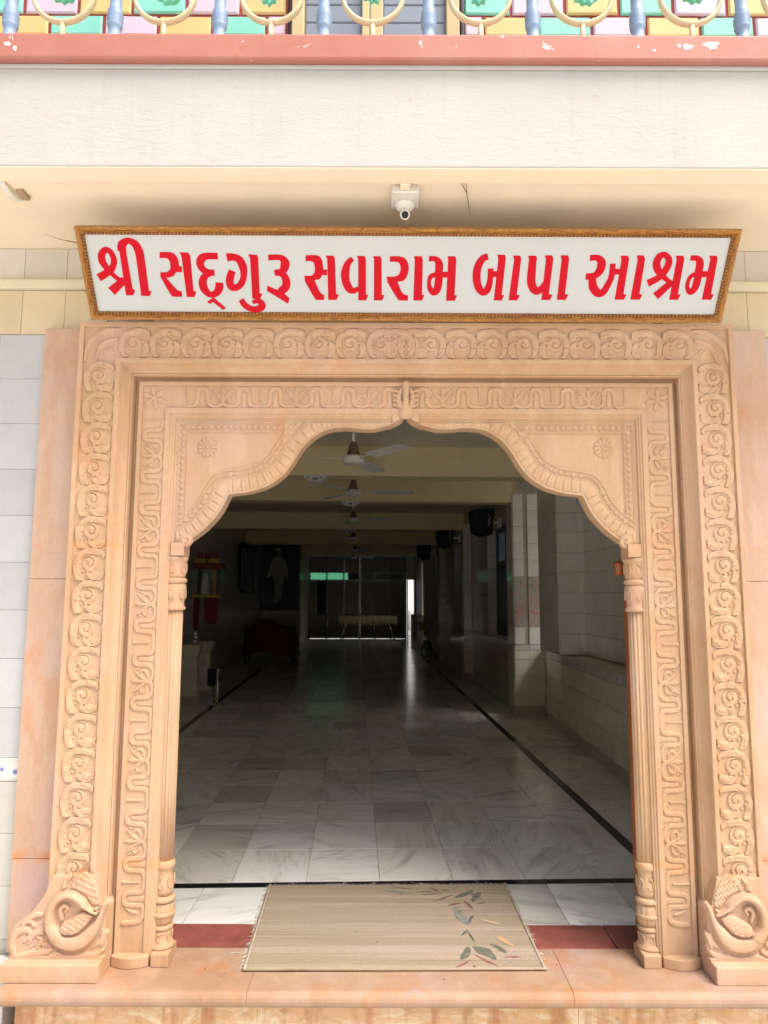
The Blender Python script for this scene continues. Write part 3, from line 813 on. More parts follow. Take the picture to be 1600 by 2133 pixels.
# moulded frame swept round the opening; (offset from outer edge, y)
prof = [(.0, .0), (.0, YF), (.016, YF), (.0185, YF + .011), (.1415, YF + .011), (.144, YF), (.158, YF), (.161, YF + .004),
        (.1625, YF + .010), (.170, YF + .026), (.180, YF + .040), (.189, YF + .048), (.193, YF + .044), (.196, YF + .046), (.197, YF + .052),
        (.198, -.104), (.207, -.101), (.214, -.104), (.2155, YP + .002), (.218, YP), (.2315, YP), (.2335, YP + .008), (.3195, YP + .008), (.3215, YP), (.341, YP),
        (.3435, YP + .005), (.350, YP + .006), (.352, YP + .010), (.358, YP + .011), (.361, YP + .020), (.372, YP + .021), (.374, -.03), (.374, .0)]
def sweep(prof, name, mat):
    m = MB()
    for part in ('L', 'T', 'Rr'):
        vs_, n = [], len(prof)
        for (o, y) in prof:
            x = A_OUT - o; zt = Z_TOP - o
            if part == 'L': vs_ += [(-x, y, 0.0), (-x, y, zt)]
            elif part == 'T': vs_ += [(-x, y, zt), (x, y, zt)]
            else: vs_ += [(x, y, zt), (x, y, 0.0)]
        if part == 'T':
            cut = [k for k in range(n - 1) if prof[k][0] >= .341]
            fs = [(2 * k, 2 * k + 1, 2 * k + 3, 2 * k + 2) for k in range(n - 1) if k not in cut]
            m.add(vs_, fs)
            for s in (-1, 1):
                v2 = []
                for (o, y) in prof:
                    x = A_OUT - o; zt = Z_TOP - o
                    v2 += [(s * x, y, zt), (s * .052, y, zt)]
                m.add(v2, [(2 * k, 2 * k + 1, 2 * k + 3, 2 * k + 2) for k in cut])
        else:
            m.add(vs_, [(2 * k, 2 * k + 1, 2 * k + 3, 2 * k + 2) for k in range(n - 1)])
    me = m.mesh(name, mat, fix=False)
    bm = bmesh.new(); bm.from_mesh(me)
    bmesh.ops.remove_doubles(bm, verts=bm.verts[:], dist=.0001)
    for f_ in bm.faces: f_.smooth = False
    bm.to_mesh(me); bm.free()
    return me
link('moulded_frame', sweep(prof, 'moulded_frame', M['stone']), portal)

# --- acanthus scroll unit
SW, SPH = .124, .1195
cv = Carve(SW, SPH, .0016, SW, period=SPH / SW)
hq = .0125 / 1.0
L_ = lambda p: [(.04 + .90 * a, .88 * b, c) for a, b, c in p]
cv.stroke(L_([(.98, .34, .02), (.95, .22, .06), (.80, .14, .10), (.56, .10, .115), (.32, .17, .12), (.15, .36, .125), (.09, .60, .12), (.12, .86, .12), (.20, 1.08, .11), (.28, 1.22, .06)]), 0, .0115, .28, .25)
cv.stroke(L_([(1.0, .17, .012), (1.0, .27, .035), (.95, .33, .03)]), 0, .012, .4, .5)
for p in ([(.02, .30), (.20, .40)], [(.0, .55), (.17, .60)], [(.02, .84), (.18, .83)], [(.2, .08), (.30, .22)], [(.45, .0), (.48, .14)], [(.68, .0), (.67, .16)]):
    cv.groove([(.04 + .9 * a, .88 * b) for a, b in p], .018, .0011, 1)
cv.groove([(.04 + .9 * a, .88 * b) for a, b in [(.88, .22), (.68, .15), (.48, .15), (.30, .25), (.19, .45), (.15, .7), (.19, .95)]], .016, .0020)
cv.h = np.clip(cv.h, 0, None)
# volute disc with spiral groove
vol = Carve(SW, SPH, .0016, SW, period=SPH / SW)
vol.stroke([(.49, .47, .265), (.495, .47, .265)], 0, .0105, .14, .35, 1)
for k in range(5):
    a = R(60 + k * 32)
    vol.stroke([(.47 + .26 * math.cos(a), .46 + .27 * math.sin(a), .06)] * 2, 0, .0095, .5, .6, 1)
sp = []
for k in range(26):
    t = k / 25; a = R(110 + 430 * t); r = .215 * (1 - t) ** .8 + .03
    sp.append((.485 + r * math.cos(a), .455 + r * math.sin(a)))
vol.groove(sp, .024, .0065, 1)
rimd = np.hypot(vol.U / SW - .49, (vol.V / SW - .47))
cut = (rimd < .290)
cv.h = np.where(cut & (vol.h < .004), np.minimum(cv.h, .003), cv.h)
cv.h = np.where(cut & (vol.h >= .004), vol.h, np.maximum(cv.h, vol.h * (vol.h > .004)))
lob = Carve(SW, SPH, .0016, SW, period=SPH / SW)
lob.stroke([(.46, .80, .05), (.58, .85, .12), (.70, .86, .155), (.82, .84, .12), (.92, .76, .055), (.93, .69, .03)], 0, .0115, .3, .55)
lob.stroke([(.93, .86, .045)] * 2, 0, .011, .5, .8, 1)
lob.groove([(.60, .80), (.70, .92), (.82, .90), (.88, .82)], .018, .003)
ed = (lob.h > .0015)
cv.h = np.where(ed & (lob.h > cv.h * .55), np.maximum(lob.h, .0), cv.h)
cv.h *= .60
def soft_noise(shape, n, amp):
    g = rng.normal(size=(n, n)); g[-1, :] = g[0, :]
    yy = np.linspace(0, n - 1, shape[0]); xx = np.linspace(0, n - 1, shape[1])
    y0 = np.minimum(yy.astype(int), n - 2); x0 = np.minimum(xx.astype(int), n - 2)
    fy = (yy - y0)[:, None]; fx = (xx - x0)[None, :]
    fy = fy * fy * (3 - 2 * fy); fx = fx * fx * (3 - 2 * fx)
    a = g[y0][:, x0]; b = g[y0][:, x0 + 1]; c = g[y0 + 1][:, x0]; d = g[y0 + 1][:, x0 + 1]
    return amp * ((a * (1 - fx) + b * fx) * (1 - fy) + (c * (1 - fx) + d * fx) * fy)
h_base = cv.h.copy()
me_scrolls = []
for k in range(6):
    cv.h = h_base * (1 + soft_noise(h_base.shape, 7, .24)) + soft_noise(h_base.shape, 22, .00022) * (h_base > .001) + rng.normal(size=h_base.shape) * .00010
    chip = soft_noise(h_base.shape, 9, 1.0)
    cv.h = np.where(chip > 1.9, np.minimum(cv.h, .004), cv.h)
    me_scrolls.append(cv.mesh('scroll_carving', M['stone'], .0008))

def carving(name, me, o_off, along, where, sx=1, dy=0.0):
    """put a unit on a band: where L/R = jamb, T = lintel; o_off = offset of the unit's u=0 from the outer edge"""
    o = link(name, me, portal)
    y = dy
    if where == 'L':
        o.location = (-(A_OUT - o_off), y, along)
    elif where == 'R':
        o.location = (A_OUT - o_off, y, along); o.scale = (-1, 1, 1)
    elif where == 'TL':
        o.location = (along, y, Z_TOP - o_off); o.rotation_euler = (0, R(90), 0); o.scale = (1, 1, -1)
    elif where == 'TR':
        o.location = (along, y, Z_TOP - o_off); o.rotation_euler = (0, R(90), 0)
    return o
yb = YF + .0112
for k in range(16):
    z = 2.19 - k * SPH
    if z - SPH < .27: break
    for wh in ('L', 'R'):
        carving('scroll_carving', random.choice(me_scrolls), .018, z, wh, dy=yb)
nt = 10
for k in range(nt):
    w = 1.09 / nt
    for s, wh in ((-1, 'TL'), (1, 'TR')):
        o = carving('scroll_carving', random.choice(me_scrolls), .018, s * (1.105 - k * .1190), wh, dy=yb)
# corner leaves of the outer band
cc = Carve(.14, .14, .002, .14)
cc.stroke([(.05, .98, .03), (.10, .60, .08), (.30, .30, .10), (.62, .10, .08), (.95, .06, .03)], 0, .012, .3, .4)
cc.stroke([(.35, .95, .03), (.42, .62, .07), (.62, .42, .08), (.92, .34, .03)], 0, .011, .3, .5)
cc.stroke([(.68, .72, .16), (.69, .72, .16)], 0, .0105, .3, .5, 1)
cc.groove([(.58, .70), (.68, .62), (.78, .72), (.68, .80), (.64, .73)], .03, .005)
cc.h *= .7
me_cc = cc.mesh('corner_leaf_carving', M['stone'], .001)
for wh in ('L', 'R'):
    carving('corner_leaf_carving', me_cc, .016, 2.327, wh, dy=yb)

# --- serpent band unit with bells and a fleuron
WW = .086; UP = .2835; p_ = UP / WW
wv = Carve(WW, UP, .0016, WW, period=None)
hf = p_ / 2
half = [(.82, 0), (.93, .20), (.94, .44), (.84, .62), (.68, .70), (.34, .70), (.15, .76), (.09, .92), (.15, 1.10), (.34, 1.17), (.72, 1.18), (.88, 1.26), (.93, 1.44), (.93, hf)]
pathd = [(u, hf - v) for u, v in half][::-1]
full = [(u, v) for u, v in reversed([(a, hf + b) for a, b in half])][::-1]
serp = [(u, hf - v) for u, v in reversed(half)] + [(u, hf + v) for u, v in half[1:]]
def wstroke(pts, w, h, **k):
    wv.stroke(pts, w, h, **k)
wv.stroke([(u, v, .098) for u, v in serp], 0, .0088, .22, .10, 5)
for sg in (-1, 1):
    vv = hf + sg * .935
    wv.stroke([(.36, vv, .115), (.60, vv, .125), (.80, vv, .135), (1.0, vv, .16)], 0, .0058, .35, .7, 4)
    # fleuron half
    wv.stroke([(.74, hf + sg * .05, .03), (.52, hf + sg * .12, .07), (.30, hf + sg * .30, .085), (.13, hf + sg * .45, .03)], 0, .009, .35, .6)
    wv.stroke([(.70, hf + sg * .14, .03), (.66, hf + sg * .34, .06), (.52, hf + sg * .46, .07), (.40, hf + sg * .40, .05), (.42, hf + sg * .30, .03)], 0, .0085, .35, .6)
    wv.stroke([(.22, hf + sg * .54, .03), (.30, hf + sg * .50, .045)], 0, .008, .4, .6, 1)
    wv.groove([(.60, hf + sg * .10), (.34, hf + sg * .27), (.18, hf + sg * .40)], .022, .0025)
    # clappers at the two ends of the unit
    ve = hf + sg * hf
    wv.stroke([(.04, ve, .10), (.22, ve, .045), (.60, ve, .045)], 0, .0085, .35, .5)
    wv.stroke([(.66, ve, .085)] * 2, 0, .009, .45, .8, 1)
wv.stroke([(.80, hf, .035), (.50, hf, .07), (.25, hf, .10), (.06, hf, .03)], 0, .0095, .35, .6)
wv.stroke([(.86, hf, .05)] * 2, 0, .009, .4, .7, 1)
h_base = wv.h * .60
me_waves = []
for k in range(4):
    wv.h = h_base * (1 + soft_noise(h_base.shape, 8, .13)) + soft_noise(h_base.shape, 24, .00022) * (h_base > .001)
    me_waves.append(wv.mesh('serpent_carving', M['stone'], .0007))
yw = YP + .0082
for k in range(7):
    z = 1.9745 - k * UP
    if k == 6: z = 1.9745 - 6 * UP
    for wh in ('L', 'R'):
        if z - UP < .03:
            continue
        carving('serpent_carving', random.choice(me_waves), .2335, z, wh, dy=yw)
# short piece at the bottom of each jamb
wb = Carve(WW, .16, .0016, WW)
serp_b = [(u, v) for u, v in [(.93, 0), (.93, .12), (.88, .30), (.72, .39), (.34, .40), (.15, .47), (.09, .65), (.15, .83), (.34, .90), (.80, .90), (.93, 1.02), (.93, 1.3), (.80, 1.5), (.5, 1.58), (.10, 1.6)]]
wb.stroke([(u, v, .098) for u, v in serp_b], 0, .0088, .22, .10, 5)
wb.stroke([(.7, 1.2, .05), (.45, 1.15, .09), (.2, 1.0, .03)], 0, .009, .35, .6)
wb.stroke([(.36, .65, .12), (1.0, .65, .15)], 0, .0058, .35, .7, 2)
wb.h *= .60
me_wb = wb.mesh('serpent_end_carving', M['stone'], .0009)
for wh in ('L', 'R'):
    carving('serpent_end_carving', me_wb, .2335, 1.9745 - 6 * UP, wh, dy=yw)
for k in range(3):
    for s, wh in ((-1, 'TL'), (1, 'TR')):
        carving('serpent_carving', random.choice(me_waves), .2335, s * (.852 - k * .2835), wh, dy=yw)
# corner bosses
cb = Carve(.10, .10, .0018, .10)
for a in range(6):
    an = R(60 * a + 20)
    cb.stroke([(.5 + .08 * math.cos(an), .5 + .08 * math.sin(an), .05), (.5 + .33 * math.cos(an), .5 + .33 * math.sin(an), .13), (.5 + .46 * math.cos(an), .5 + .46 * math.sin(an), .03)], 0, .009, .4, .6, 4)
cb.stroke([(.5, .5, .12)] * 2, 0, .0105, .4, .8, 1)
cb.h *= .75
me_cb = cb.mesh('corner_flower_carving', M['stone'], .0009)
for wh in ('L', 'R'):
    carving('corner_flower_carving', me_cb, .226, 2.112, wh, dy=yw)

# --- arch panel
ARCH = [(0.0, 2.012), (.006, 1.998), (.019, 1.983), (.045, 1.968), (.078, 1.957), (.108, 1.949), (.138, 1.945), (.180, 1.946), (.228, 1.951), (.276, 1.948), (.319, 1.936), (.366, 1.906), (.402, 1.866), (.432, 1.817), (.463, 1.772),
        (.490, 1.747), (.520, 1.727), (.548, 1.713), (.606, 1.696), (.680, 1.686), (.6875, 1.672), (.697, 1.650), (.724, 1.603), (.769, 1.553), (.808, 1.521), (.838, 1.502), (.868, 1.490)]
seg1 = crom(ARCH[:20], 5); seg2 = crom(ARCH[19:], 5)
AC = np.array(seg1 + seg2[1:])
ax_, az_ = AC[:, 0], AC[:, 1]
slen = np.concatenate([[0], np.cumsum(np.hypot(np.diff(ax_), np.diff(az_)))])
XW = A_OUT - .373          # half width of the panel
ZT = Z_TOP - .373
step_ = .0022
def arch_half():
    xs_ = np.linspace(0, XW, int(XW / step_) + 1)
    zs_ = np.linspace(1.485, ZT + .001, int((ZT - 1.485) / step_) + 1)
    X, Z = np.meshgrid(xs_, zs_)
    fz = np.interp(xs_, ax_, az_)
    fz = np.where(xs_ > .868, 1.485, fz)
    Zc = np.maximum(Z, fz[None, :])
    # for the very top centre, keep the crown above the panel top
    D = np.full(X.shape, 9.0); S = np.zeros(X.shape)
    for i in range(len(AC) - 1):
        a, b = AC[i], AC[i + 1]; ab = b - a; L2 = ab @ ab + 1e-12
        t = np.clip(((X - a[0]) * ab[0] + (Zc - a[1]) * ab[1]) / L2, 0, 1)
        d = np.hypot(X - a[0] - t * ab[0], Zc - a[1] - t * ab[1])
        m = d < D
        D = np.where(m, d, D); S = np.where(m, slen[i] + t * math.sqrt(L2), S)
    base = -.108
    Yv = np.full(X.shape, base)
    sm = lambda a, b, x: np.clip((x - a) / (b - a), 0, 1) ** 2 * (3 - 2 * np.clip((x - a) / (b - a), 0, 1))
    # lip
    Yv -= .0045 * (1 - sm(.004, .008, D))
    # leaf roll between .008 and .056
    rr = (D - .032) / .025
    roll = np.where(np.abs(rr) < 1, np.sqrt(np.clip(1 - rr ** 2, 0, 1)), 0)
    ph = (S / .0345 + .06 * rr + .05) % 1.0
    lap = np.exp(-((ph - .5) / .44) ** 4)
    edge = np.exp(-(np.minimum(ph, 1 - ph) / .07) ** 2)
    vein = np.exp(-((ph - .5) / .07) ** 2)
    Yv -= roll * (.0100 * (.8 + .2 * lap)) - edge * roll * .0045 - vein * .0016 * (np.abs(rr) < .8)
    # fillet
    Yv -= .0045 * (np.exp(-((D - .0595) / .0022) ** 2))
    # lozenge band along the arch
    inb = sm(.063, .065, D) * (1 - sm(.0875, .0895, D))
    loz = np.abs(((S / .030) % 1) - .5) * 2 + np.abs((D - .076) / .012)
    Yv += inb * .0015 - inb * .0045 * (loz < .86) - inb * .003 * ((np.abs(((S / .030 + .5) % 1) - .5) * 2 + np.abs((D - .076) / .012)) < .45)
    Yv -= .0035 * np.exp(-((D - .0915) / .0022) ** 2)
    # borders along the top and the side
    dt = np.minimum(ZT - Zc, XW - X)
    along = np.where(ZT - Zc < XW - X, X, Zc)
    inb2 = (dt > .003) & (dt < .031) & (D > .062)
    l2 = np.abs(((along / .024) % 1) - .5) * 2 + np.abs((dt - .017) / .013)
    Yv = np.where(inb2 & (D > .093), base + .0015 - .0042 * (l2 < .9) - .002 * (l2 < .4), Yv)
    Yv = np.where((dt <= .003), base - .003, Yv)
    Yv = np.where((dt >= .031) & (dt < .0345) & (D > .093), base - .0035, Yv)
    # plain panel
    pan = sm(.094, .098, D) * sm(.0345, .038, dt)
    Yv += pan * .005
    # raised point of the panel above the cusp
    Yv += rng.normal(size=Yv.shape) * .00008
    keep = Z >= fz[None, :] - step_ * 1.01
    return X, Zc, Yv, keep
X, Zc, Yv, keep = arch_half()
nz, nx = X.shape
idx = np.arange(nz * nx).reshape(nz, nx)
q = keep[1:, :-1] & keep[1:, 1:] & (keep[:-1, :-1] | keep[:-1, 1:])
qq = np.stack([idx[:-1, :-1], idx[:-1, 1:], idx[1:, 1:], idx[1:, :-1]], -1)[q]
# drop collapsed faces
zz = Zc.reshape(-1)
ok = ~((np.abs(zz[qq[:, 3]] - zz[qq[:, 0]]) < 1e-6) & (np.abs(zz[qq[:, 2]] - zz[qq[:, 1]]) < 1e-6))
qq = qq[ok]
co = np.stack([X, Yv, Zc], -1).reshape(-1, 3)
used = np.unique(qq); remap = np.zeros(nz * nx, int); remap[used] = np.arange(len(used))
co_u, f_u = co[used], remap[qq]
for s in (1, -1):
    c2 = co_u * np.array([s, 1, 1])
    ff = f_u if s > 0 else f_u[:, ::-1]
    me = bpy.data.meshes.new('arch_panel')
    me.from_pydata(c2.tolist(), [], ff.tolist())
    me.polygons.foreach_set('use_smooth', [True] * len(me.polygons))
    me.materials.append(M['stone'])
    link('arch_panel', me, portal)
# intrados and back of the arch
it = MB()
for s in (1, -1):
    vs_, fs = [], []
    pts = [(x, z) for x, z in AC] + [(.868, 1.485), (XW, 1.485)]
    for x, z in pts: vs_ += [(s * x, -.1125, z), (s * x, -.106, z), (s * x, -.040, z), (s * x, -.034, z + .004), (s * x, -.034, ZT + .05)]
    for k in range(len(pts) - 1):
        for j in range(4):
            fs.append((5 * k + j, 5 * k + j + 1, 5 * k + j + 6, 5 * k + j + 5))
    it.add(vs_, fs, True)
o = link('arch_soffit', it.mesh('arch_soffit', M['stone']), portal)
# scroll ends of the arch, finial leaf at its tip, rosettes
for s in (1, -1):
    c = Carve(.075, .07, .0015, .07)
    c.stroke([(.55, .5, .42)] * 2, 0, .012, .2, .35, 1)
    c.groove([(.95, .45), (.8, .22), (.55, .15), (.3, .3), (.25, .55), (.42, .75), (.62, .70), (.68, .52), (.55, .45)], .05, .005)
    me = c.mesh('volute_carving', M['stone'], .001)
    o = link('volute_carving', me, portal); o.scale = (-s, 1, 1); o.location = (s * .878, -.112, 1.545)
rs = Carve(.09, .09, .0014, .09)
rs.stroke([(.5, .5, .40)] * 2, 0, .003, .1, .1, 1)
for a in range(12):
    an = R(30 * a)
    rs.stroke([(.5 + .12 * math.cos(an), .5 + .12 * math.sin(an), .04), (.5 + .36 * math.cos(an), .5 + .36 * math.sin(an), .10)], 0, .0065, .5, .6, 1)
rs.stroke([(.5, .5, .09)] * 2, 0, .007, .4, .8, 1)
me_rs = rs.mesh('rosette_carving', M['stone'], .0008)
for s in (1, -1):
    o = link('rosette_carving', me_rs, portal); o.location = (s * .770 - .045, -.1035, 1.872 + .045)
fn = Carve(.12, .20, .0016, .10)
fn.stroke([(.6, .42, .19), (.6, .66, .15), (.6, 1.05, .14), (.6, 1.32, .20), (.6, 1.50, .31)], 0, .013, .5, .6)
for sg in (-1, 1):
    fn.stroke([(.6 + sg * .14, 1.40, .08), (.6 + sg * .25, 1.15, .12), (.6 + sg * .27, .85, .11), (.6 + sg * .18, .6, .05)], 0, .008, .4, .4)
    for k in range(4):
        v0 = 1.30 - k * .19
        fn.stroke([(.6 + sg * .25, v0, .05), (.6 + sg * .44, v0 - .09, .07)], 0, .007, .5, .6, 1)
        fn.groove([(.6 + sg * .15, v0 + .1), (.6 + sg * .36, v0 - .05)], .03, .002, 1)
o = link('finial_carving', fn.mesh('finial_carving', M['stone'], .001), portal); o.location = (-.06, -.1305, 2.158)
# point of the arch between the two halves
for s in (-1, 1):
    pl = [(.0315, 1.969), (.0315, 1.976), (.022, 1.981), (.012, 1.990), (.005, 2.001), (0, 2.013), (0, 2.045), (.0315, 2.045)]
    pl = [(.0525, 1.9665), (.042, 1.9695), (.0315, 1.9745), (.022, 1.980), (.012, 1.989), (.005, 2.000), (0.0, 2.013), (0.0, 2.020), (.0525, 2.020)]
    pchild(MB().prism([(s * x, z) for x, z in (pl if s < 0 else pl[::-1])], -.1285, -.030), 'arch_tip', bevel=.004)

# --- columns either side of the opening
def column():
    c = bpy.data.objects.new('column', None); col.objects.link(c); c.parent = portal
    r = .0315
    flute = lambda a, z: 1 - .15 * (0.5 + 0.5 * math.cos(13 * a)) ** 3
    sh = MB().lathe([(r, .34), (r, .60), (r, .9), (r, 1.245)], 112, None, flute)
    sh.build('shaft', M['stone'], c)
    pot = lambda a, z: 1 - .05 * (0.5 + 0.5 * math.cos(12 * a)) ** 2
    b = MB().lathe([(.030, .222), (.0335, .235), (.0335, .26), (.030, .285), (.029, .30), (.031, .310), (.036, .316), (.038, .325), (.036, .335), (.032, .341)], 40)
    b.lathe([(.034, .2185), (.040, .213), (.042, .206), (.040, .200), (.034, .198)], 40)
    b.lathe([(.030, .120), (.037, .135), (.0405, .152), (.0405, .178), (.037, .19), (.033, .198)], 96, None, pot)
    b.lathe([(.0415, .150), (.0435, .155), (.0435, .160), (.0415, .165)], 40)
    b.lathe([(.030, .100), (.036, .106), (.038, .113), (.034, .120)], 40)
    b.lathe([(.046, .0445), (.044, .052), (.036, .062), (.033, .078), (.033, .092), (.036, .100)], 40)
    b.build('base', M['stone'], c)
    # leaf carving on the base bells
    lf = MB()
    for zc, rr_, hh in ((.262, .0335, .026), (.076, .0335, .018), (1.30, .0375, .026), (1.398, .0375, .024)):
        for a in (-150, -90, -30, -210):
            an = R(a)
            pts = []
            for k in range(15):
                t = k / 14; ph = t * 4.6
                rad = hh * (1 - t * .72)
                du, dz = rad * math.sin(ph) * .62, rad * math.cos(ph)
                aa = an + du / rr_
                pts.append(((rr_ + .001) * math.cos(aa), (rr_ + .001) * math.sin(aa), zc + dz))
            lf.tube(pts, [.0032 - .0014 * k / 14 for k in range(15)], 6)
    lf.build('leaf_carving', M['stone'], c)
    cp = MB().lathe([(.034, 1.243), (.040, 1.247), (.040, 1.253), (.034, 1.262), (.034, 1.275), (.038, 1.30), (.0405, 1.322), (.0395, 1.338), (.034, 1.343)], 40)
    cp.lathe([(.032, 1.342), (.040, 1.348), (.043, 1.355), (.040, 1.362), (.032, 1.367)], 40)
    cp.lathe([(.034, 1.366), (.037, 1.378), (.0385, 1.395), (.036, 1.415), (.040, 1.430), (.044, 1.436), (.044, 1.444), (.04, 1.448)], 40)
    cp.build('capital', M['stone'], c)
    MB().box(-.038, .012, -.046, .04, 1.4485, 1.4985).build('impost_block', M['stone'], c, .003)
    MB().box(-.042, .020, -.066, .04, 0, .0440).build('plinth', M['stone'], c, .003)
    return c
c1 = column(); c1.location = (.880, -.082, 0)
c2 = copy_tree(c1, portal); c2.location = (-.880, -.082, 0); c2.scale = (-1, 1, 1)
# jamb behind the columns
for s in (-1, 1):
    a, b = sorted((s * .884, s * 1.01))
    pchild(MB().box(a, b, -.05, .003, 0, 1.4845), 'jamb', bevel=.002)
    a, b = sorted((s * .848, s * .885))
    pchild(MB().box(a, b, -.049, -.03, 1.447, 1.4845), 'impost', bevel=.002)
    # fillet mouldings between column and wavy band, with foot blocks
    xs_a = s * (A_OUT - .16); 
    # rounded foot under the serpent band
    vs_ = []
    n = 14
    x0, x1 = s * (A_OUT - .213), s * (A_OUT - .345)
    pts = [(x0 + (x1 - x0) * k / n, -.142 - .022 * math.sin(math.pi * k / n)) for k in range(n + 1)]
    m = MB()
    for z0, z1 in ((0, .0365),):
        vs_ = [(x, y, z0) for x, y in pts] + [(x1, -.1, z0), (x0, -.1, z0)] + [(x, y, z1) for x, y in pts] + [(x1, -.1, z1), (x0, -.1, z1)]
        k_ = len(pts) + 2
        fs = [tuple(range(k_)), tuple(range(2 * k_ - 1, k_ - 1, -1))] + [(i, i + k_, (i + 1) % k_ + k_, (i + 1) % k_) for i in range(k_)]
        m.add(vs_, fs)
    pchild(m, 'foot_block', bevel=.003)
    a, b = sorted((s * (A_OUT - .347), s * (A_OUT - .372)))
    pchild(MB().box(a, b, -.128, -.05, 0, .030), 'foot_block', bevel=.002)

# --- swan blocks
PX, PZ = .001635, .00158
sw = Carve(.345, .315, .0016, 1.0)
def sc(pts): return [(x * PX, (y - 1835) * PZ, r * PX) for x, y, r in pts]
def sc2(pts): return [(x * PX, (y - 1835) * PZ) for x, y in pts]
ox = -8 + 2
def P3(pts): return sc([(x + ox, y, r) for x, y, r in pts])
def P2(pts): return sc2([(x + ox, y) for x, y in pts])
# foam scrolls
for pts in ([(20, 2008, 7), (14, 1985, 8), (22, 1962, 9), (42, 1955, 8), (56, 1968, 6), (50, 1982, 4)],
            [(60, 1948, 4), (48, 1936, 7), (36, 1944, 6), (36, 1956, 4)], [(80, 1925, 4), (60, 1925, 7), (40, 1938, 6)],
            [(30, 2010, 6), (60, 2004, 9), (88, 2000, 8), (104, 1988, 4)], [(40, 1978, 5), (62, 1962, 8), (84, 1962, 7), (90, 1978, 5), (80, 1986, 4)],
            [(95, 2010, 6), (120, 2004, 8), (150, 2008, 8), (170, 2000, 6)], [(160, 2008, 6), (190, 2006, 8), (206, 1996, 5)],
            [(180, 1990, 5), (198, 1980, 7), (206, 1965, 6), (198, 1952, 4)], [(204, 1985, 5), (212, 1960, 5)], [(70, 1990, 6), (76, 1974, 5), (66, 1970, 3)],
            [(14, 2012, 5), (205, 2012, 5)]):
    sw.stroke(P3(pts), 0, .019, .35, .55)
base_foam = Carve(.345, .315, .0016, 1.0)
base_foam.stroke(P3([(28, 1990, 24), (70, 1972, 34), (110, 1975, 38), (160, 1985, 30), (196, 1985, 18)]), 0, .009, .15, .1)
sw.h = np.maximum(sw.h, base_foam.h)
for pts in ([(24, 1998), (26, 1972), (44, 1966)], [(48, 2000), (66, 1990), (92, 1994)], [(56, 1976), (74, 1968), (84, 1976)]):
    sw.groove(P2(pts), .0022, .004)
# tail fan and feathers above
fan = Carve(.345, .315, .0016, 1.0)
fan.stroke(P3([(148, 1846, 16), (160, 1862, 22), (172, 1885, 20), (182, 1905, 12)]), 0, .013, .15, .3)
ph1 = np.sin(fan.U / .0105 * math.pi) * np.sin((fan.V + fan.U * .5) / .0095 * math.pi)
fan.h = np.where(fan.h > .004, fan.h + .0026 * ph1, fan.h)
fan.stroke(P3([(130, 1846, 3), (120, 1858, 7), (118, 1872, 8), (128, 1880, 5)]), 0, .015, .4, .6)
fan.stroke(P3([(138, 1858, 4), (136, 1872, 7), (146, 1880, 5)]), 0, .016, .4, .6)
fan.stroke(P3([(150, 1858, 3), (144, 1850, 6), (152, 1844, 5), (160, 1850, 3)]), 0, .017, .4, .6)
for k in range(4):
    fan.groove(P2([(118 + k * 4, 1850 + k * 2), (122 + k * 5, 1872)]), .0016, .003, 1)
sw.h = np.maximum(sw.h, fan.h)
def layer():
    return Carve(.345, .315, .0016, 1.0)
def over(base, pts_r, h, edge, dome, moat=2.6, keepf=.25, post=None):
    L1 = layer(); L1.stroke(P3(pts_r), 0, h, edge, dome)
    L2 = layer(); L2.stroke(P3([(x, y, r + moat) for x, y, r in pts_r]), 0, 1.0, .05, 0)
    if post is not None: post(L1)
    m = L1.h > .1 * h
    return np.where(m, np.maximum(L1.h, base * .0), np.where(L2.h > .1, base * keepf, base))
# torso and tail
H0 = sw.h
H0 = over(H0, [(92, 1930, 13), (98, 1954, 17), (114, 1972, 22), (138, 1979, 25), (162, 1974, 24), (181, 1958, 19), (195, 1938, 11), (203, 1916, 8), (209, 1899, 6)], .040, .5, .75)
# wing with rows of feathers
def feather(L):
    ph2 = ((L.U * .55 - L.V * .9 + 1) / .0170) % 1.0
    ph3 = ((L.U * .9 + L.V * .5) / .034 + .5 * np.floor((L.U * .55 - L.V * .9 + 1) / .0170)) % 1.0
    g = np.maximum(np.exp(-(np.minimum(ph2, 1 - ph2) / .16) ** 2), np.exp(-(np.minimum(ph3, 1 - ph3) / .10) ** 2) * .8)
    L.h = np.where(L.h > .006, L.h - .0034 * g, L.h)
H0 = over(H0, [(124, 1952, 9), (130, 1950, 16), (146, 1944, 20), (162, 1932, 17), (176, 1922, 10), (188, 1912, 5)], .038, .30, .35, post=feather)
H0 = over(H0, [(118, 1932, 4), (113, 1916, 6), (120, 1905, 6), (129, 1910, 4.5), (124, 1918, 3)], .026, .4, .6, moat=1.5)
# neck, head and bill on top
H0 = over(H0, [(92, 1936, 12.5), (93, 1916, 12), (101, 1897, 11), (115, 1885, 10), (131, 1881, 9.2), (145, 1886, 8.6), (156, 1894, 9.5), (162, 1900, 9.5), (168, 1905, 6.0), (176, 1911, 4.6), (185, 1916, 3.4), (193, 1918, 1.8)], .046, .5, .75, moat=3.4, keepf=.15)
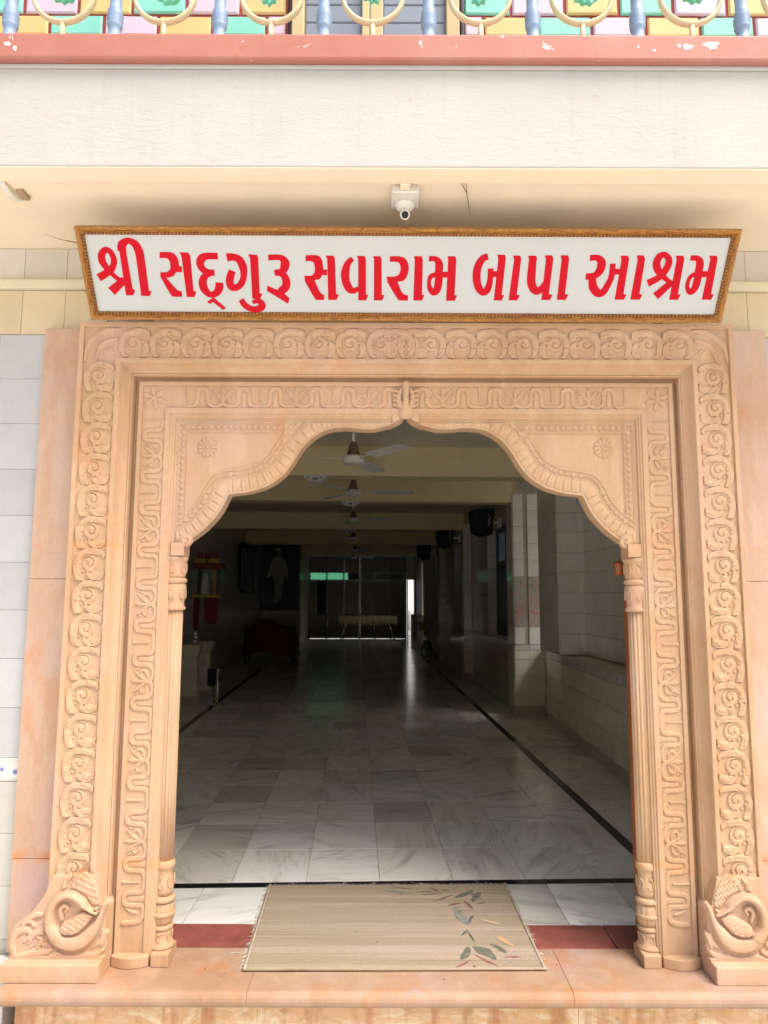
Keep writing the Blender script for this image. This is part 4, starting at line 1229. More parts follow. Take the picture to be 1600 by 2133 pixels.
# soften the joint where the neck grows out of the breast
T1 = layer(); T1.stroke(P3([(92, 1918, 12), (92, 1938, 13.5), (96, 1952, 16), (108, 1966, 18)]), 0, .044, .5, .75)
H0 = np.where(T1.h > .012, np.maximum(H0, T1.h), H0)
sw.h = H0
sw.groove(P2([(170, 1910), (192, 1919)]), .0012, .003, 1)
sw.groove(P2([(154, 1896), (158, 1899), (163, 1897), (159, 1893), (154, 1896)]), .0011, .003)
sw.h = sw.h * .68
me_sw = sw.mesh('swan_carving', M['stone'], .0012)
for s in (-1, 1):
    o = link('swan_carving', me_sw, portal)
    o.location = (s * 1.374, -.199, .340); o.scale = (-s, 1, 1)
    a, b = sorted((s * 1.374, s * 1.044))
    pchild(MB().box(a, b, -.255, -.02, 0, .058), 'swan_block', bevel=.003)
    # backing of the relief
    bk = MB()
    pl = [(1.374, .057), (1.044, .057), (1.044, .215), (1.062, .235), (1.085, .325), (1.235, .325), (1.262, .26), (1.30, .205), (1.36, .16), (1.374, .13)]
    bk.prism([(s * x, z) for x, z in (pl if s < 0 else pl[::-1])], -.2015, -.04)
    pchild(bk, 'swan_back', bevel=.003)
# ---------------------------------------------------------------- the hall behind the doorway (hall axes: u to the right, v inward)
HA = R(2.2)
HM = Matrix.Rotation(HA, 4, 'Z')
def H(o):
    """put a top-level thing built in hall coordinates into the world"""
    o.matrix_basis = HM @ o.matrix_basis
    return o
def marble_mat(name, tint=1.0, rough=.10, scale=1.0, pieces=True):
    t = NT(name)
    v = t.pos(rnd=40.0, rndrot=6.28, obj=True) if pieces else t.pos()
    st = t.n('ShaderNodeMapping'); st.inputs['Scale'].default_value = (1.0, 5.5, 1); t.l(v, st.inputs['Vector'])
    n1 = t.noise(st.outputs[0], 2.4 * scale, 6, .58, .3)
    c = t.ramp(n1, [(.30, (.55, .545, .53)), (.40, (.72, .715, .69)), (.48, (.84, .83, .80)), (.70, (.88, .875, .86))])
    n2 = t.noise(st.outputs[0], 2.6 * scale, 6, .60, .5)
    vein = t.ramp(n2, [(.470, 0.0), (.497, .4), (.503, .4), (.53, 0.0)])
    gate = t.ramp(t.noise(v, 4.0, 3), [(.48, 0.0), (.58, 1.0)])
    g = t.n('ShaderNodeMath', operation='MULTIPLY'); t.l(vein, g.inputs[0]); t.l(gate, g.inputs[1])
    c = t.mix(g.outputs[0], c, (.26, .24, .20))
    warm = t.ramp(t.noise(v, 2.2, 4, .6), [(.50, 0.0), (.72, .45)])
    c = t.mix(warm, c, (.72, .67, .57))
    oi = t.n('ShaderNodeObjectInfo')
    tn = t.ramp(oi.outputs['Random'], [(0, (.66, .65, .62)), (.3, (.95, .94, .90)), (.6, (1.0, 1.0, 1.0)), (1, (.80, .81, .83))])
    c = t.mix(1.0, c, tn, 'MULTIPLY')
    t.color(c).rough(rough + .05)
    t.b.inputs['Specular IOR Level'].default_value = .32
    t.bump(t.noise(t.pos(), 14, 3), .05, .002)
    return t.m
M['marble'] = marble_mat('white_grey_marble')
M['black_stone'] = mat_plain('black_granite', (.010, .010, .011), .12, var=.3, vs_=40)
def far_floor():
    t = NT('marble_floor_far')
    v = t.pos(rot=(0, 0, -HA))
    br = t.n('ShaderNodeTexBrick')
    br.offset = 0.0
    br.inputs['Scale'].default_value = 1.0
    br.inputs['Brick Width'].default_value = .337
    br.inputs['Row Height'].default_value = .42
    br.inputs['Mortar Size'].default_value = .003
    br.inputs['Color1'].default_value = (.62, .62, .61, 1); br.inputs['Color2'].default_value = (.78, .78, .78, 1); br.inputs['Mortar'].default_value = (.22, .2, .18, 1)
    t.l(v, br.inputs['Vector'])
    n = t.ramp(t.noise(v, 2.5, 7, .65, 1), [(.35, (.8, .8, .8)), (.65, (1, 1, 1))])
    t.color(t.mix(1.0, br.outputs['Color'], n, 'MULTIPLY')).rough(.17)
    t.b.inputs['Specular IOR Level'].default_value = .3
    t.bump(t.noise(v, 9, 3), .05, .003)
    return t.m
M['floor_far'] = far_floor()
def tiled(name, c, tw, th, grout=(.20, .17, .14), rough=.14, off=0.0):
    """glazed wall tiles for surfaces too far away to pick them apart; mapped on object axes"""
    t = NT(name)
    v = t.n('ShaderNodeTexCoord').outputs['Object']
    sp = t.n('ShaderNodeSeparateXYZ'); t.l(v, sp.inputs[0])
    ad = t.n('ShaderNodeMath', operation='ADD'); t.l(sp.outputs[0], ad.inputs[0]); t.l(sp.outputs[1], ad.inputs[1])
    cb_ = t.n('ShaderNodeCombineXYZ'); t.l(ad.outputs[0], cb_.inputs[0]); t.l(sp.outputs[2], cb_.inputs[1])
    br = t.n('ShaderNodeTexBrick'); br.offset = off
    br.inputs['Scale'].default_value = 1.0
    br.inputs['Brick Width'].default_value = tw; br.inputs['Row Height'].default_value = th; br.inputs['Mortar Size'].default_value = .0022
    br.inputs['Color1'].default_value = (*[x * .95 for x in c], 1); br.inputs['Color2'].default_value = (*c, 1); br.inputs['Mortar'].default_value = (*grout, 1)
    t.l(cb_.outputs[0], br.inputs['Vector'])
    t.color(br.outputs['Color']).rough(rough)
    return t.m
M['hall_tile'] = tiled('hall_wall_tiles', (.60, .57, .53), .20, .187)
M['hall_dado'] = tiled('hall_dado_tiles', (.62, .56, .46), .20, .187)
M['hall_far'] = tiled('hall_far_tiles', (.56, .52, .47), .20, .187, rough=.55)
M['hall_paint'] = mat_plain('cream_hall_paint', (.78, .67, .42), .75, var=.05)
M['hall_ceiling'] = mat_plain('hall_ceiling_paint', (.72, .69, .55), .8, var=.05)
M['t_grey'] = mat_tile('hall_grey_tile', (.80, .77, .73))
M['t_buff'] = mat_tile('hall_buff_tile', (.80, .75, .64))
M['t_skirt'] = mat_tile('hall_skirting_stone', (.5, .45, .37), rough=.3)
def pic_mat(c1, c2):
    t = NT('printed_tile')
    v = t.pos()
    t.color(t.ramp(t.noise(v, 9, 4, .6, 1.5), [(.35, c1), (.5, (.50, .44, .40)), (.65, c2)])).rough(.15)
    return t.m
M['t_print'] = pic_mat((.50, .22, .22), (.30, .34, .26))

# floor
fl = MB().box(-5.2, 3.2, .188, 26.2, -.2, -.004).build('floor', M['grout'])
tag(fl, kind='structure')
H(fl)
VB0, VB1 = .565, .618
U0, TW, TH = .010, .3385, .418
def floor_tile(u0, u1, v0, v1, mat, name='marble_tile'):
    k = ('ft', round(u1 - u0, 3), round(v1 - v0, 3), mat.name)
    if k not in _pc:
        w, h = u1 - u0 - .003, v1 - v0 - .003
        c = .0012
        p = [(c, c, 0), (w - c, c, 0), (w - c, h - c, 0), (c, h - c, 0), (0, 0, -c), (w, 0, -c), (w, h, -c), (0, h, -c), (0, 0, -.012), (w, 0, -.012), (w, h, -.012), (0, h, -.012)]
        f = [(0, 1, 2, 3), (4, 5, 1, 0), (5, 6, 2, 1), (6, 7, 3, 2), (7, 4, 0, 3), (8, 9, 5, 4), (9, 10, 6, 5), (10, 11, 7, 6), (11, 8, 4, 7)]
        me = bpy.data.meshes.new(name); me.from_pydata(p, [], f); me.materials.append(mat); _pc[k] = me
    o = link(name, _pc[k], fl)
    o.location = (u0 + .0015, v0 + .0015, random.uniform(-.0005, .0003))
    return o
UL, UR = -1.80, 1.335           # centre lines of the two long black strips
us = [U0 + k * TW for k in range(-5, 5)]
us = [UL + .032] + [u for u in us if UL + .10 < u < UR - .05] + [UR - .030]
nrow = 13
for j in range(nrow):
    v0, v1 = VB1 + j * TH, VB1 + (j + 1) * TH
    for a, b in zip(us[:-1], us[1:]): floor_tile(a, b, v0, v1, M['marble'])
    jj = .0 if j % 2 else .0
    for a, b in ((UR + .030, UR + .37), (UR + .37, UR + .64)): floor_tile(a, b, v0 + jj, v1 + jj, M['marble'])
    for a, b in ((UL - .37, UL - .032), (UL - .71, UL - .37)): floor_tile(a, b, v0, v1, M['marble'])
VE = VB1 + nrow * TH
MB().box(-5.15, 3.1, VE + .001, 26.1, -.004, -.0004).build('far_marble_floor', M['floor_far'], fl)
for u in (UR, UL):
    MB().box(u - .029, u + .029, VB1 + .001, VE, -.010, .0003).build('inlay_strip', M['black_stone'], fl, .0008, 1)
    MB().box(u - .030, u + .030, VE + .001, 19.0, -.002, .0010).build('inlay_strip', M['black_stone'], fl)
MB().box(UL - .72, 1.98, VB0, VB1 - .001, -.010, .0003).build('inlay_strip', M['black_stone'], fl, .0008, 1)
# front row under the arch, cut square to the threshold
for a, b in ((-1.15, -.80), (-.798, -.45), (-.448, -.10), (-.098, .25), (.252, .745), (.747, 1.05), (1.052, 1.30)):
    y0 = .1875
    ya = lambda x: (VB0 - .002 + x * math.sin(HA)) / math.cos(HA) + x * math.tan(HA) * 0
    wa, wb = (VB0 - .002) / math.cos(HA) + a * math.tan(HA), (VB0 - .002) / math.cos(HA) + b * math.tan(HA)
    sh = .07 if a > .2 else -.03 if a < -.3 else .0
    m = MB().add([(a, y0, -.012), (b - .002, y0, -.012), (b - .002, wb, -.012), (a, wa, -.012), (a, y0, 0), (b - .002, y0, 0), (b - .002, wb, 0), (a, wa, 0)],
                 [(3, 2, 1, 0), (4, 5, 6, 7), (0, 1, 5, 4), (1, 2, 6, 5), (2, 3, 7, 6), (3, 0, 4, 7)])
    o = m.build('marble_tile', M['marble'], fl, .001, 1)
    o.matrix_parent_inverse = HM.inverted()

# ceiling and beams
ce = MB().box(-5.2, 3.2, .22, 20.6, 2.635, 2.80).build('ceiling', M['hall_ceiling'])
tag(ce, kind='structure'); H(ce)
for v in (3.43, 5.13, 8.53, 11.93, 15.33):
    b = MB().box(-3.6 if v > 8 else -2.45, 1.74, v, v + .23, 2.365, 2.6345).build('ceiling_beam', M['hall_paint'], ce, .004)

# right wall: dado, sill, window bays
def S(o):
    tag(o, kind='structure'); return H(o)
ang = math.atan2(.20, 4.4)
dado = MB().box(0, 4.38, 0, .35, 0, .745).build('right_dado_wall', M['grout'])
dado.location = (1.700, .28, 0)
dado.rotation_euler = (0, 0, math.pi / 2 - ang)
# local x runs along the wall, local +y points to the hall side after the turn; flip so -y faces the hall
def lin_tiles(parent, L, rows, face_y, flip=False):
    for (z0, z1, w, m) in rows:
        n = int(round(L / w))
        for k in range(n):
            x0, x1 = L * k / n, L * (k + 1) / n
            me = piece_mesh('wall_tile', x1 - x0 - .002, .012, z1 - z0 - .002, .001, M[m])
            o = link('wall_tile', me, parent)
            if flip:
                o.location = (x1 - .001, face_y, z0 + .001); o.rotation_euler = (0, 0, math.pi)
            else:
                o.location = (x0 + .001, face_y, z0 + .001)
S(dado)
for o in [dado]:
    pass
dado_rows = [(0, .098, .60, 't_skirt'), (.10, .287, .20, 't_buff'), (.289, .476, .20, 't_buff'), (.478, .665, .20, 't_buff'), (.667, .745, .20, 'border')]
# the hall side of this wall is its local +y face
dado.location = HM @ Vector((1.700, .28, 0))
bpy.context.view_layer.update()
dado_m = dado
for v_ in dado.data.vertices:
    v_.co.y = -v_.co.y          # wall body now lies on the -y side, the hall side is +y = 0
bm = bmesh.new(); bm.from_mesh(dado.data); bmesh.ops.recalc_face_normals(bm, faces=bm.faces[:]); bm.to_mesh(dado.data); bm.free()
lin_tiles(dado, 4.38, dado_rows, .010, True)
MB().box(-.01, 4.385, -.36, .016, .746, .762).build('sill', M['t_skirt'], dado, .003)
# upper part of the right wall, near bay
def wall_block(name, u0, u1, v0, v1, z0, z1, mat):
    m = MB().box(0, u1 - u0, 0, v1 - v0, z0, z1)
    o = m.build(name, mat); o.location = (u0, v0, 0)
    return S(o)
wall_block('right_wall', 1.99, 2.25, .28, 26.2, -.1, .745, M['hall_dado'])
wall_block('right_wall', 1.75, 2.25, .28, .9, .765, 2.634, M['hall_tile'])
wall_block('right_wall', 2.02, 2.25, .905, 3.715, 2.25, 2.634, M['hall_tile'])
rw_ = wall_block('right_wall', 2.02, 2.25, .905, 3.715, .765, 2.249, M['grout'])
wp = wall_block('right_wall', 1.77, 2.25, 3.72, 4.40, .765, 2.634, M['grout'])
def front_tiles(parent, w, rows, cols, mats, y=-.011, side=None):
    for (z0, z1, m) in rows:
        x = 0
        for cw in cols:
            me = piece_mesh('wall_tile', cw - .002, .012, z1 - z0 - .002, .001, M[m])
            o = link('wall_tile', me, parent); o.location = (x + .001, y, z0 + .001)
            x += cw
def side_tiles(parent, L, rows, w, x=-.011):
    """tiles on the face turned to the hall (-x side), running along y"""
    n = max(1, round(L / w))
    for (z0, z1, m) in rows:
        for k in range(n):
            me = piece_mesh('wall_tile', L / n - .002, .012, z1 - z0 - .002, .001, M[m])
            o = link('wall_tile', me, parent)
            o.location = (x, L * (k + 1) / n - .001, z0 + .001); o.rotation_euler = (0, 0, -math.pi / 2)
urows = []
z = .77; i = 0
while z < 2.4:
    z1 = min(z + .187, 2.62)
    if 2.62 - z1 < .06: z1 = 2.62
    urows.append((z, z1, 't_grey')); z = z1 + .001
front_tiles(wp, .48, urows, [.18, .20], None)
side_tiles(wp, .68, urows, .20)
side_tiles(rw_, 2.81, [r_ for r_ in urows if r_[1] < 2.25], .20)
# recess wall beyond the near window
# piers
for k, v in enumerate((5.13, 8.53, 11.93, 15.33)):
    o = wall_block('tiled_pier', 1.66 if k == 0 else 1.62, 1.99, v, v + .30, 0, 2.634, M['grout'] if k < 2 else M['hall_tile'])
    if k < 2:
        lower = [(.0, .098, 't_skirt'), (.10, .225, 't_buff'), (.227, .414, 't_buff'), (.416, .601, 't_buff'), (.603, .70, 't_buff'), (.702, .765, 'border')]
        hi = [(a, b, ('t_print' if k == 0 and .95 < a < 1.5 else m)) for a, b, m in urows]
        front_tiles(o, .33, lower, [.165, .165], None, y=-.012)
        front_tiles(o, .33, hi, [.115], None, y=-.020)
        for a, b, m in hi:
            me = piece_mesh('wall_tile', .163, .012, b - a - .002, .001, M[m])
            q_ = link('wall_tile', me, o); q_.location = (.166, -.012, a + .001)
        side_tiles(o, .30, lower + urows, .15)
    # wall and window bay up to the next pier
    vn = v + 3.4
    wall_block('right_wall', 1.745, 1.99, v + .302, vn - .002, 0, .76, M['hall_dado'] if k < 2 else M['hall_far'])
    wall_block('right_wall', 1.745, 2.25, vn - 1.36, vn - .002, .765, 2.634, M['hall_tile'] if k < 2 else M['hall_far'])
    wall_block('right_wall', 1.745, 2.25, v + .302, v + .75, .765, 2.634, M['hall_tile'])
    wall_block('right_wall', 1.745, 2.25, v + .752, vn - 1.362, 2.23, 2.634, M['hall_tile'])
# windows in the bays
M['shutter_dark'] = mat_plain('dark_window_frame', (.035, .045, .06), .4)
M['glass'] = mat_plain('frosted_pane', (.30, .36, .42), .25)
def glass_mat(name, c, a=.5):
    t = NT(name)
    t.color(c).rough(.25)
    t.b.inputs['Transmission Weight'].default_value = a
    t.b.inputs['IOR'].default_value = 1.2
    t.bump(t.noise(t.pos(), 90, 3), .4, .002)
    return t.m
M['pane'] = glass_mat('frosted_window_pane', (.55, .65, .78), .55)
M['green_pane'] = glass_mat('green_frosted_pane', (.20, .75, .42), .6)
labels = ['dark framed window between the first and second tiled piers', 'dark framed window between the second and third tiled piers', 'dark framed window between the third and fourth tiled piers']
for k, (v0, v1, u) in enumerate(((5.885, 7.165, 1.90), (9.285, 10.565, 1.90), (12.685, 13.965, 1.90))):
    w = thing('hall_window', labels[k], 'window', (u, v0, .766), math.pi / 2, 'windows along the right wall of the hall')
    L = v1 - v0; Hh = 2.228 - .768
    fr = MB()
    for x0, x1 in ((.0, .05), (L - .05, L), (L / 2 - .03, L / 2 + .03)): fr.box(x0, x1, -.03, .03, .001, Hh)
    for z0, z1 in ((.002, .05), (Hh - .05, Hh - .001), (Hh * .68 - .025, Hh * .68 + .025)): fr.box(.001, L - .001, -.028, .028, z0, z1)
    fr.build('frame', M['shutter_dark'], w)
    for a in (.05, L / 2 + .03):
        MB().box(a + .002, a + L / 2 - .084, -.004, .004, Hh * .68 + .026, Hh - .052).build('pane', M['pane'], w)
        sh = MB().box(a + .002, a + L / 2 - .084, -.010, .010, .052, Hh * .68 - .027).build('shutter_leaf', M['shutter_dark'], w, .003)
        MB().box(a + .09, a + .13, -.013, .013, .20, Hh * .60).build('slot_pane', M['pane'], sh)
        MB().box(a + L / 2 - .22, a + L / 2 - .18, -.013, .013, .20, Hh * .60).build('slot_pane', M['pane'], sh)
    H(w)
# left wall, return wall, end walls
wall_block('left_wall', -2.65, -2.42, .28, 14.70, -.1, 2.634, M['hall_tile'])
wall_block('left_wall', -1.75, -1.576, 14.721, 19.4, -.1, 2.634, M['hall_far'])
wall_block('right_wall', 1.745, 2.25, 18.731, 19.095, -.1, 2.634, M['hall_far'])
wall_block('end_wall', -2.419, -1.47, 14.50, 14.72, -.1, 2.634, M['hall_tile'])
wall_block('end_wall', 1.665, 2.25, 19.1, 19.3, -.1, 2.634, M['hall_tile'])
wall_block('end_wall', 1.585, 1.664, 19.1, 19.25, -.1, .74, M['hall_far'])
wall_block('end_wall', 1.425, 1.664, 19.1, 19.25, 1.80, 2.499, M['hall_ceiling'])
wall_block('end_wall', -2.2, 2.25, 19.1, 19.25, 2.50, 2.634, M['hall_ceiling'])
# roof slab and outside light well behind the far doors
rf = MB().box(-5.2, 3.2, .23, 20.6, 2.801, 3.0).build('roof_slab', M['plaster_beige']); tag(rf, kind='structure'); H(rf)
yard = MB().box(-4, 8, 25.6, 25.8, -.2, 4.2).build('yard_wall', mat_plain('white_yard_wall', (.72, .74, .76), .8, var=.03)); 
tag(yard, 'pale wall of the yard seen through the narrow gap of the far door', 'wall'); H(yard)
for u0, u1 in ((-5.2, -5.0), (3.3, 3.5)):
    pass

# aluminium partition with green transom lights at the far end
part = thing('partition', 'dark panelled glass partition with green transom panes across the far end of the hall', 'partition', (0, 19.1, 0))
M['alu'] = mat_plain('dark_aluminium', (.10, .10, .10), .4, metal=.3)
M['board'] = mat_plain('grey_partition_board', (.22, .20, .16), .5)
colsx = [-1.56, -1.02, -.98 + .0, -.49, -.02, .45, .93, 1.40]
def pc(x0, x1, y0, y1, z0, z1, name, mat, bev=.0):
    o = MB().box(x0, x1, y0, y1, z0, z1).build(name, mat, part, bev); return o
xs_p = [-1.55, -1.02, -.50, .0, .47, .95, 1.41]
fr = MB()
for x in xs_p: fr.box(x - .022, x + .022, -.02, .05, 0, 2.499)
for z in (.03, .72, 1.775, 2.02): fr.box(-1.55, 1.41, -.018, .048, z - .02, z + .02)
fr.build('frame', M['alu'], part)
for i in range(6):
    x0, x1 = xs_p[i] + .023, xs_p[i + 1] - .023
    pc(x0, x1, .005, .02, .051, .699, 'panel', M['board'])
    if i == 0:
        pc(x0, x0 + .20, .005, .02, .741, 1.754, 'panel', M['board'])
        pc(x0 + .201, x1, .005, .02, .741, 1.754, 'dark_pane', M['lens'])
    else: pc(x0, x1, .005, .02, .741, 1.754, 'panel', M['board'])
    if i in (0, 1): pc(x0, x1, .008, .016, 1.796, 1.999, 'green_pane', M['green_pane'])
    elif i in (2,):
        pc(x0, x0 + .10, .008, .016, 1.796, 1.999, 'green_pane', M['green_pane']); pc(x0 + .101, x1, .008, .018, 1.796, 1.999, 'dark_pane', M['lens'])
    else: pc(x0, x1, .008, .016, 1.796, 1.999, 'green_pane', mat_plain('dull_green_pane', (.03, .10, .05), .2) if 'dull' not in M else M['dull'])
    pc(x0, x1, .005, .02, 2.041, 2.499, 'panel', M['board'])
H(part)
dr = thing('far_door', 'pale door leaf with bolts standing ajar beside the partition', 'door', (1.47, 19.1, 0))
M['door_paint'] = mat_plain('pale_door', (.68, .72, .74), .5)
MB().box(0, .02, .02, .80, .0, 1.80).build('leaf', M['door_paint'], dr, .002)
for z in (.09, .55, .62, 1.0, 1.70): MB().box(-.006, .0, .30, .33, z, z + .03).build('bolt', M['dark'], dr)
H(dr)

# ceiling fans
M['fan_white'] = mat_plain('fan_white', (.84, .84, .80), .35)
M['fan_brown'] = mat_plain('fan_canopy_brown', (.20, .13, .085), .4)
def fan():
    f_ = thing('ceiling_fan', 'white ceiling fan with brown bell canopy, nearest of the row', 'ceiling fan', (0, 0, 0), 0, 'ceiling fans down the middle of the hall')
    MB().lathe([(.012, 2.43), (.012, 2.634)], 12).build('rod', M['fan_white'], f_)
    MB().lathe([(.054, 2.372), (.050, 2.385), (.042, 2.41), (.031, 2.45), (.021, 2.475), (.014, 2.48)], 28).build('canopy', M['fan_brown'], f_)
    mo = MB().lathe([(.035, 2.303), (.062, 2.306), (.074, 2.316), (.083, 2.325), (.085, 2.35), (.078, 2.362), (.06, 2.37)], 32).build('motor', M['fan_white'], f_)
    for k in range(3):
        b = MB()
        n = 10
        top, bot = [], []
        for i in range(n + 1):
            x = .20 + .41 * i / n
            w = .052 + .016 * (i / n)
            if i == n: w *= .72
            tl = .011 * (1 - .4 * i / n)
            for s_, l_ in ((-1, top), (1, bot)): pass
            top.append((x, -w, 2.348 + tl * .9)); bot.append((x, w, 2.348 - tl * .9))
        vs_ = top + bot + [(a, b_, c - .003) for a, b_, c in top] + [(a, b_, c - .003) for a, b_, c in bot]
        m_ = n + 1
        fs = [(i, i + 1, m_ + i + 1, m_ + i) for i in range(n)] + [(2 * m_ + i, 3 * m_ + i, 3 * m_ + i + 1, 2 * m_ + i + 1) for i in range(n)]
        fs += [(i, 2 * m_ + i, 2 * m_ + i + 1, i + 1) for i in range(n)] + [(m_ + i, m_ + i + 1, 3 * m_ + i + 1, 3 * m_ + i) for i in range(n)]
        fs += [(0, m_, 3 * m_, 2 * m_), (n, 2 * m_ + n, 3 * m_ + n, m_ + n)]
        b.add(vs_, fs)
        bo = b.build('blade', M['fan_white'], f_); bo.rotation_euler = (0, 0, R(120 * k))
        br = MB().tube([(.09, 0, 2.345), (.15, 0, 2.347), (.22, 0, 2.350)], [.009, .006, .010], 8, flat=.5).build('bracket', M['fan_white'], bo)
    return f_
f0 = fan()
fan_l = ['white ceiling fan with brown bell canopy, nearest and largest of the row', 'second ceiling fan from the arch, in front of the second beam', 'third ceiling fan from the arch, against the third beam',
         'fourth ceiling fan from the arch, faint in the dark', 'ceiling fan farthest from the arch, nearly black', 'fifth ceiling fan from the arch, deep in the shade']
fans = [f0] + [copy_tree(f0) for _ in range(5)]
for k, (o, v, a) in enumerate(zip(fans, (2.55, 4.30, 6.95, 10.2, 16.6, 13.6), (-52, 0, -20, 8, 20, 55))):
    o.location = (-.13 - .004 * v if k < 5 else -.15, v, 0); o.rotation_euler = (0, 0, R(a)); o['label'] = fan_l[k]; H(o)
# ceiling lamps under the beams
M['lamp_white'] = mat_plain('lamp_housing', (.75, .75, .72), .4)
def lamp():
    l_ = thing('ceiling_lamp', 'x', 'ceiling lamp', (0, 0, 0), 0, 'unlit flat lamps under the beams')
    vs_ = [(-.115, -.10, 2.364), (.115, -.10, 2.364), (.115, .10, 2.364), (-.115, .10, 2.364), (-.06, -.045, 2.318), (.06, -.045, 2.318), (.06, .045, 2.318), (-.06, .045, 2.318)]
    MB().add(vs_, [(3, 2, 1, 0), (4, 5, 6, 7), (0, 1, 5, 4), (1, 2, 6, 5), (2, 3, 7, 6), (3, 0, 4, 7)]).build('housing', M['lamp_white'], l_, .004)
    g_ = MB()
    for k in range(5): g_.box(-.085 + k * .012, -.078 + k * .012, -.0905 + .0, -.0885, 2.345, 2.357) if False else None
    for x in (-.07, -.055, .045, .06): g_.box(x, x + .006, -.094, -.078, 2.335, 2.352)
    g_.box(-.022, .022, -.078, -.060, 2.325, 2.345)
    g_.build('grille', mat_plain('lamp_grille', (.2, .2, .2), .5), l_)['kind'] = 'stuff'
    return l_
lp = lamp()
lamps = [lp] + [copy_tree(lp) for _ in range(2)]
for o, (u, v), lb in zip(lamps, ((-.485, 3.50), (-.185, 5.20), (-.225, 8.60)), ('unlit white lamp under the first beam, left of the nearest fan', 'unlit white lamp under the second beam behind the second fan', 'unlit white lamp under the third beam, small in the distance')):
    o.location = (u, v, 0); o['label'] = lb; H(o)
# speakers on brackets
M['speaker'] = mat_plain('black_speaker_cover', (.018, .018, .021), .75, var=.3, vs_=30, bump=.3)
def speaker():
    s_ = thing('wall_speaker', 'x', 'speaker', (0, 0, 0), 0, 'black speakers high on the right wall')
    b = MB().add([(-.13, -.11, .02), (.10, -.15, .0), (.15, .08, .0), (-.10, .11, .02), (-.15, -.12, .30), (.13, -.16, .33), (.17, .09, .33), (-.12, .12, .30), (0, -.17, -.035), (.02, .09, -.03)],
                 [(4, 5, 6, 7), (0, 8, 1, 5, 4), (1, 2, 6, 5), (2, 9, 3, 7, 6), (3, 0, 4, 7), (0, 3, 9, 8), (8, 9, 2, 1)])
    b.build('cabinet', M['speaker'], s_, .012, 3)
    MB().box(.15, .26, -.015, .015, .14, .17).box(.245, .262, -.05, .05, .09, .22).build('bracket', M['lamp_white'], s_)
    MB().tube(crom([(.04, -.160, .10), (.055, -.163, .14), (.038, -.163, .17), (.058, -.166, .20), (.042, -.166, .24)], 4), .0035, 5).build('white_mark', M['fan_white'], s_)
    return s_
sp0 = speaker()
sps = [sp0] + [copy_tree(sp0) for _ in range(2)]
for o, (u, v, z), lb in zip(sps, ((1.45, 6.0, 2.07), (1.33, 8.75, 2.10), (1.30, 12.1, 2.08)), ('largest black cloth covered speaker, nearest on the right wall', 'middle black speaker beside the second tiled pier', 'smallest black speaker far down the right wall')):
    o.location = (u, v, z); o.rotation_euler = (0, 0, R(12)); o['label'] = lb; H(o)

# left side: tiled pedestal, shrine with curtains, chrome post, wall grille, portrait, draped table, benches
def oct_(rx, ry, c): return [(-rx + c, -ry), (rx - c, -ry), (rx, -ry + c), (rx, ry - c), (rx - c, ry), (-rx + c, ry), (-rx, ry - c), (-rx, -ry + c)]
ped = thing('tiled_pedestal', 'cream tiled pedestal with flared top and foot by the left wall', 'pedestal', (-2.175, 6.25, 0))
def frus(stack, name, mat):
    m = MB(); vs_, fs = [], []
    for (z, k, e) in stack: vs_ += [(x * k + (e if x > 0 else -e), y * k + (e if y > 0 else -e), z) for x, y in oct_(.105, .10, .035)]
    n = 8
    for i in range(len(stack) - 1):
        for j in range(n): fs.append((i * n + j, i * n + (j + 1) % n, (i + 1) * n + (j + 1) % n, (i + 1) * n + j))
    fs += [tuple(range(n - 1, -1, -1)), tuple(len(stack) * n - n + j for j in range(n))]
    return m.add(vs_, fs).build(name, mat, ped, .002)
frus([(0, 1, .025), (.07, 1, .025)], 'foot', M['t_skirt'])
frus([(.071, 1, .025), (.105, 1, .0)], 'foot_bevel', M['t_buff'])
for z0, z1 in ((.106, .24), (.242, .385), (.387, .55)): frus([(z0, 1, 0), (z1, 1, 0)], 'shaft_course', M['t_buff'])
frus([(.551, 1, 0), (.62, 1, .03)], 'top_bevel', M['t_buff'])
frus([(.621, 1, .032), (.695, 1, .034)], 'top_course', M['t_buff'])
H(ped)
p2 = copy_tree(ped); p2.matrix_basis = HM @ Matrix.Translation((-2.14, 6.80, 0)); p2['label'] = 'cream tiled pedestal half hidden behind the first one'
p2['group'] = ped['group'] = 'tiled pedestals'
sh = thing('wall_shrine', 'small red and yellow shrine shelf with stepped white figure high on the left wall', 'shrine', (-2.13, 7.0, 0))
M['shr_red'] = mat_plain('shrine_red', (.22, .035, .03), .5); M['shr_yel'] = mat_plain('shrine_yellow', (.42, .32, .07), .5); M['shr_org'] = mat_plain('shrine_orange', (.45, .20, .04), .5)
M['pale'] = mat_plain('pale_figure', (.60, .62, .72), .3); M['curtain'] = mat_plain('magenta_curtain', (.30, .03, .09), .6, var=.25, vs_=30)
MB().box(-.20, .20, -.12, .10, 1.66, 1.73).build('canopy_board', M['shr_red'], sh, .004)
MB().box(-.18, -.04, -.11, .06, 1.732, 1.80).box(.0, .15, -.11, .06, 1.732, 1.80).build('canopy_step', M['shr_yel'], sh, .02)
MB().box(-.15, -.09, -.10, .02, 1.802, 1.88).box(-.05, .02, -.10, .02, 1.802, 1.88).box(.06, .12, -.10, .02, 1.802, 1.88).build('crown_block', M['shr_red'], sh, .012)
for x_ in (-.13, .12): MB().box(x_, x_ + .015, -.09, .09, 1.31, 1.658).build('side_board', M['dark'], sh)
MB().box(.07, .118, -.085, .05, 1.312, 1.64).build('inner_panel', M['shr_org'], sh)
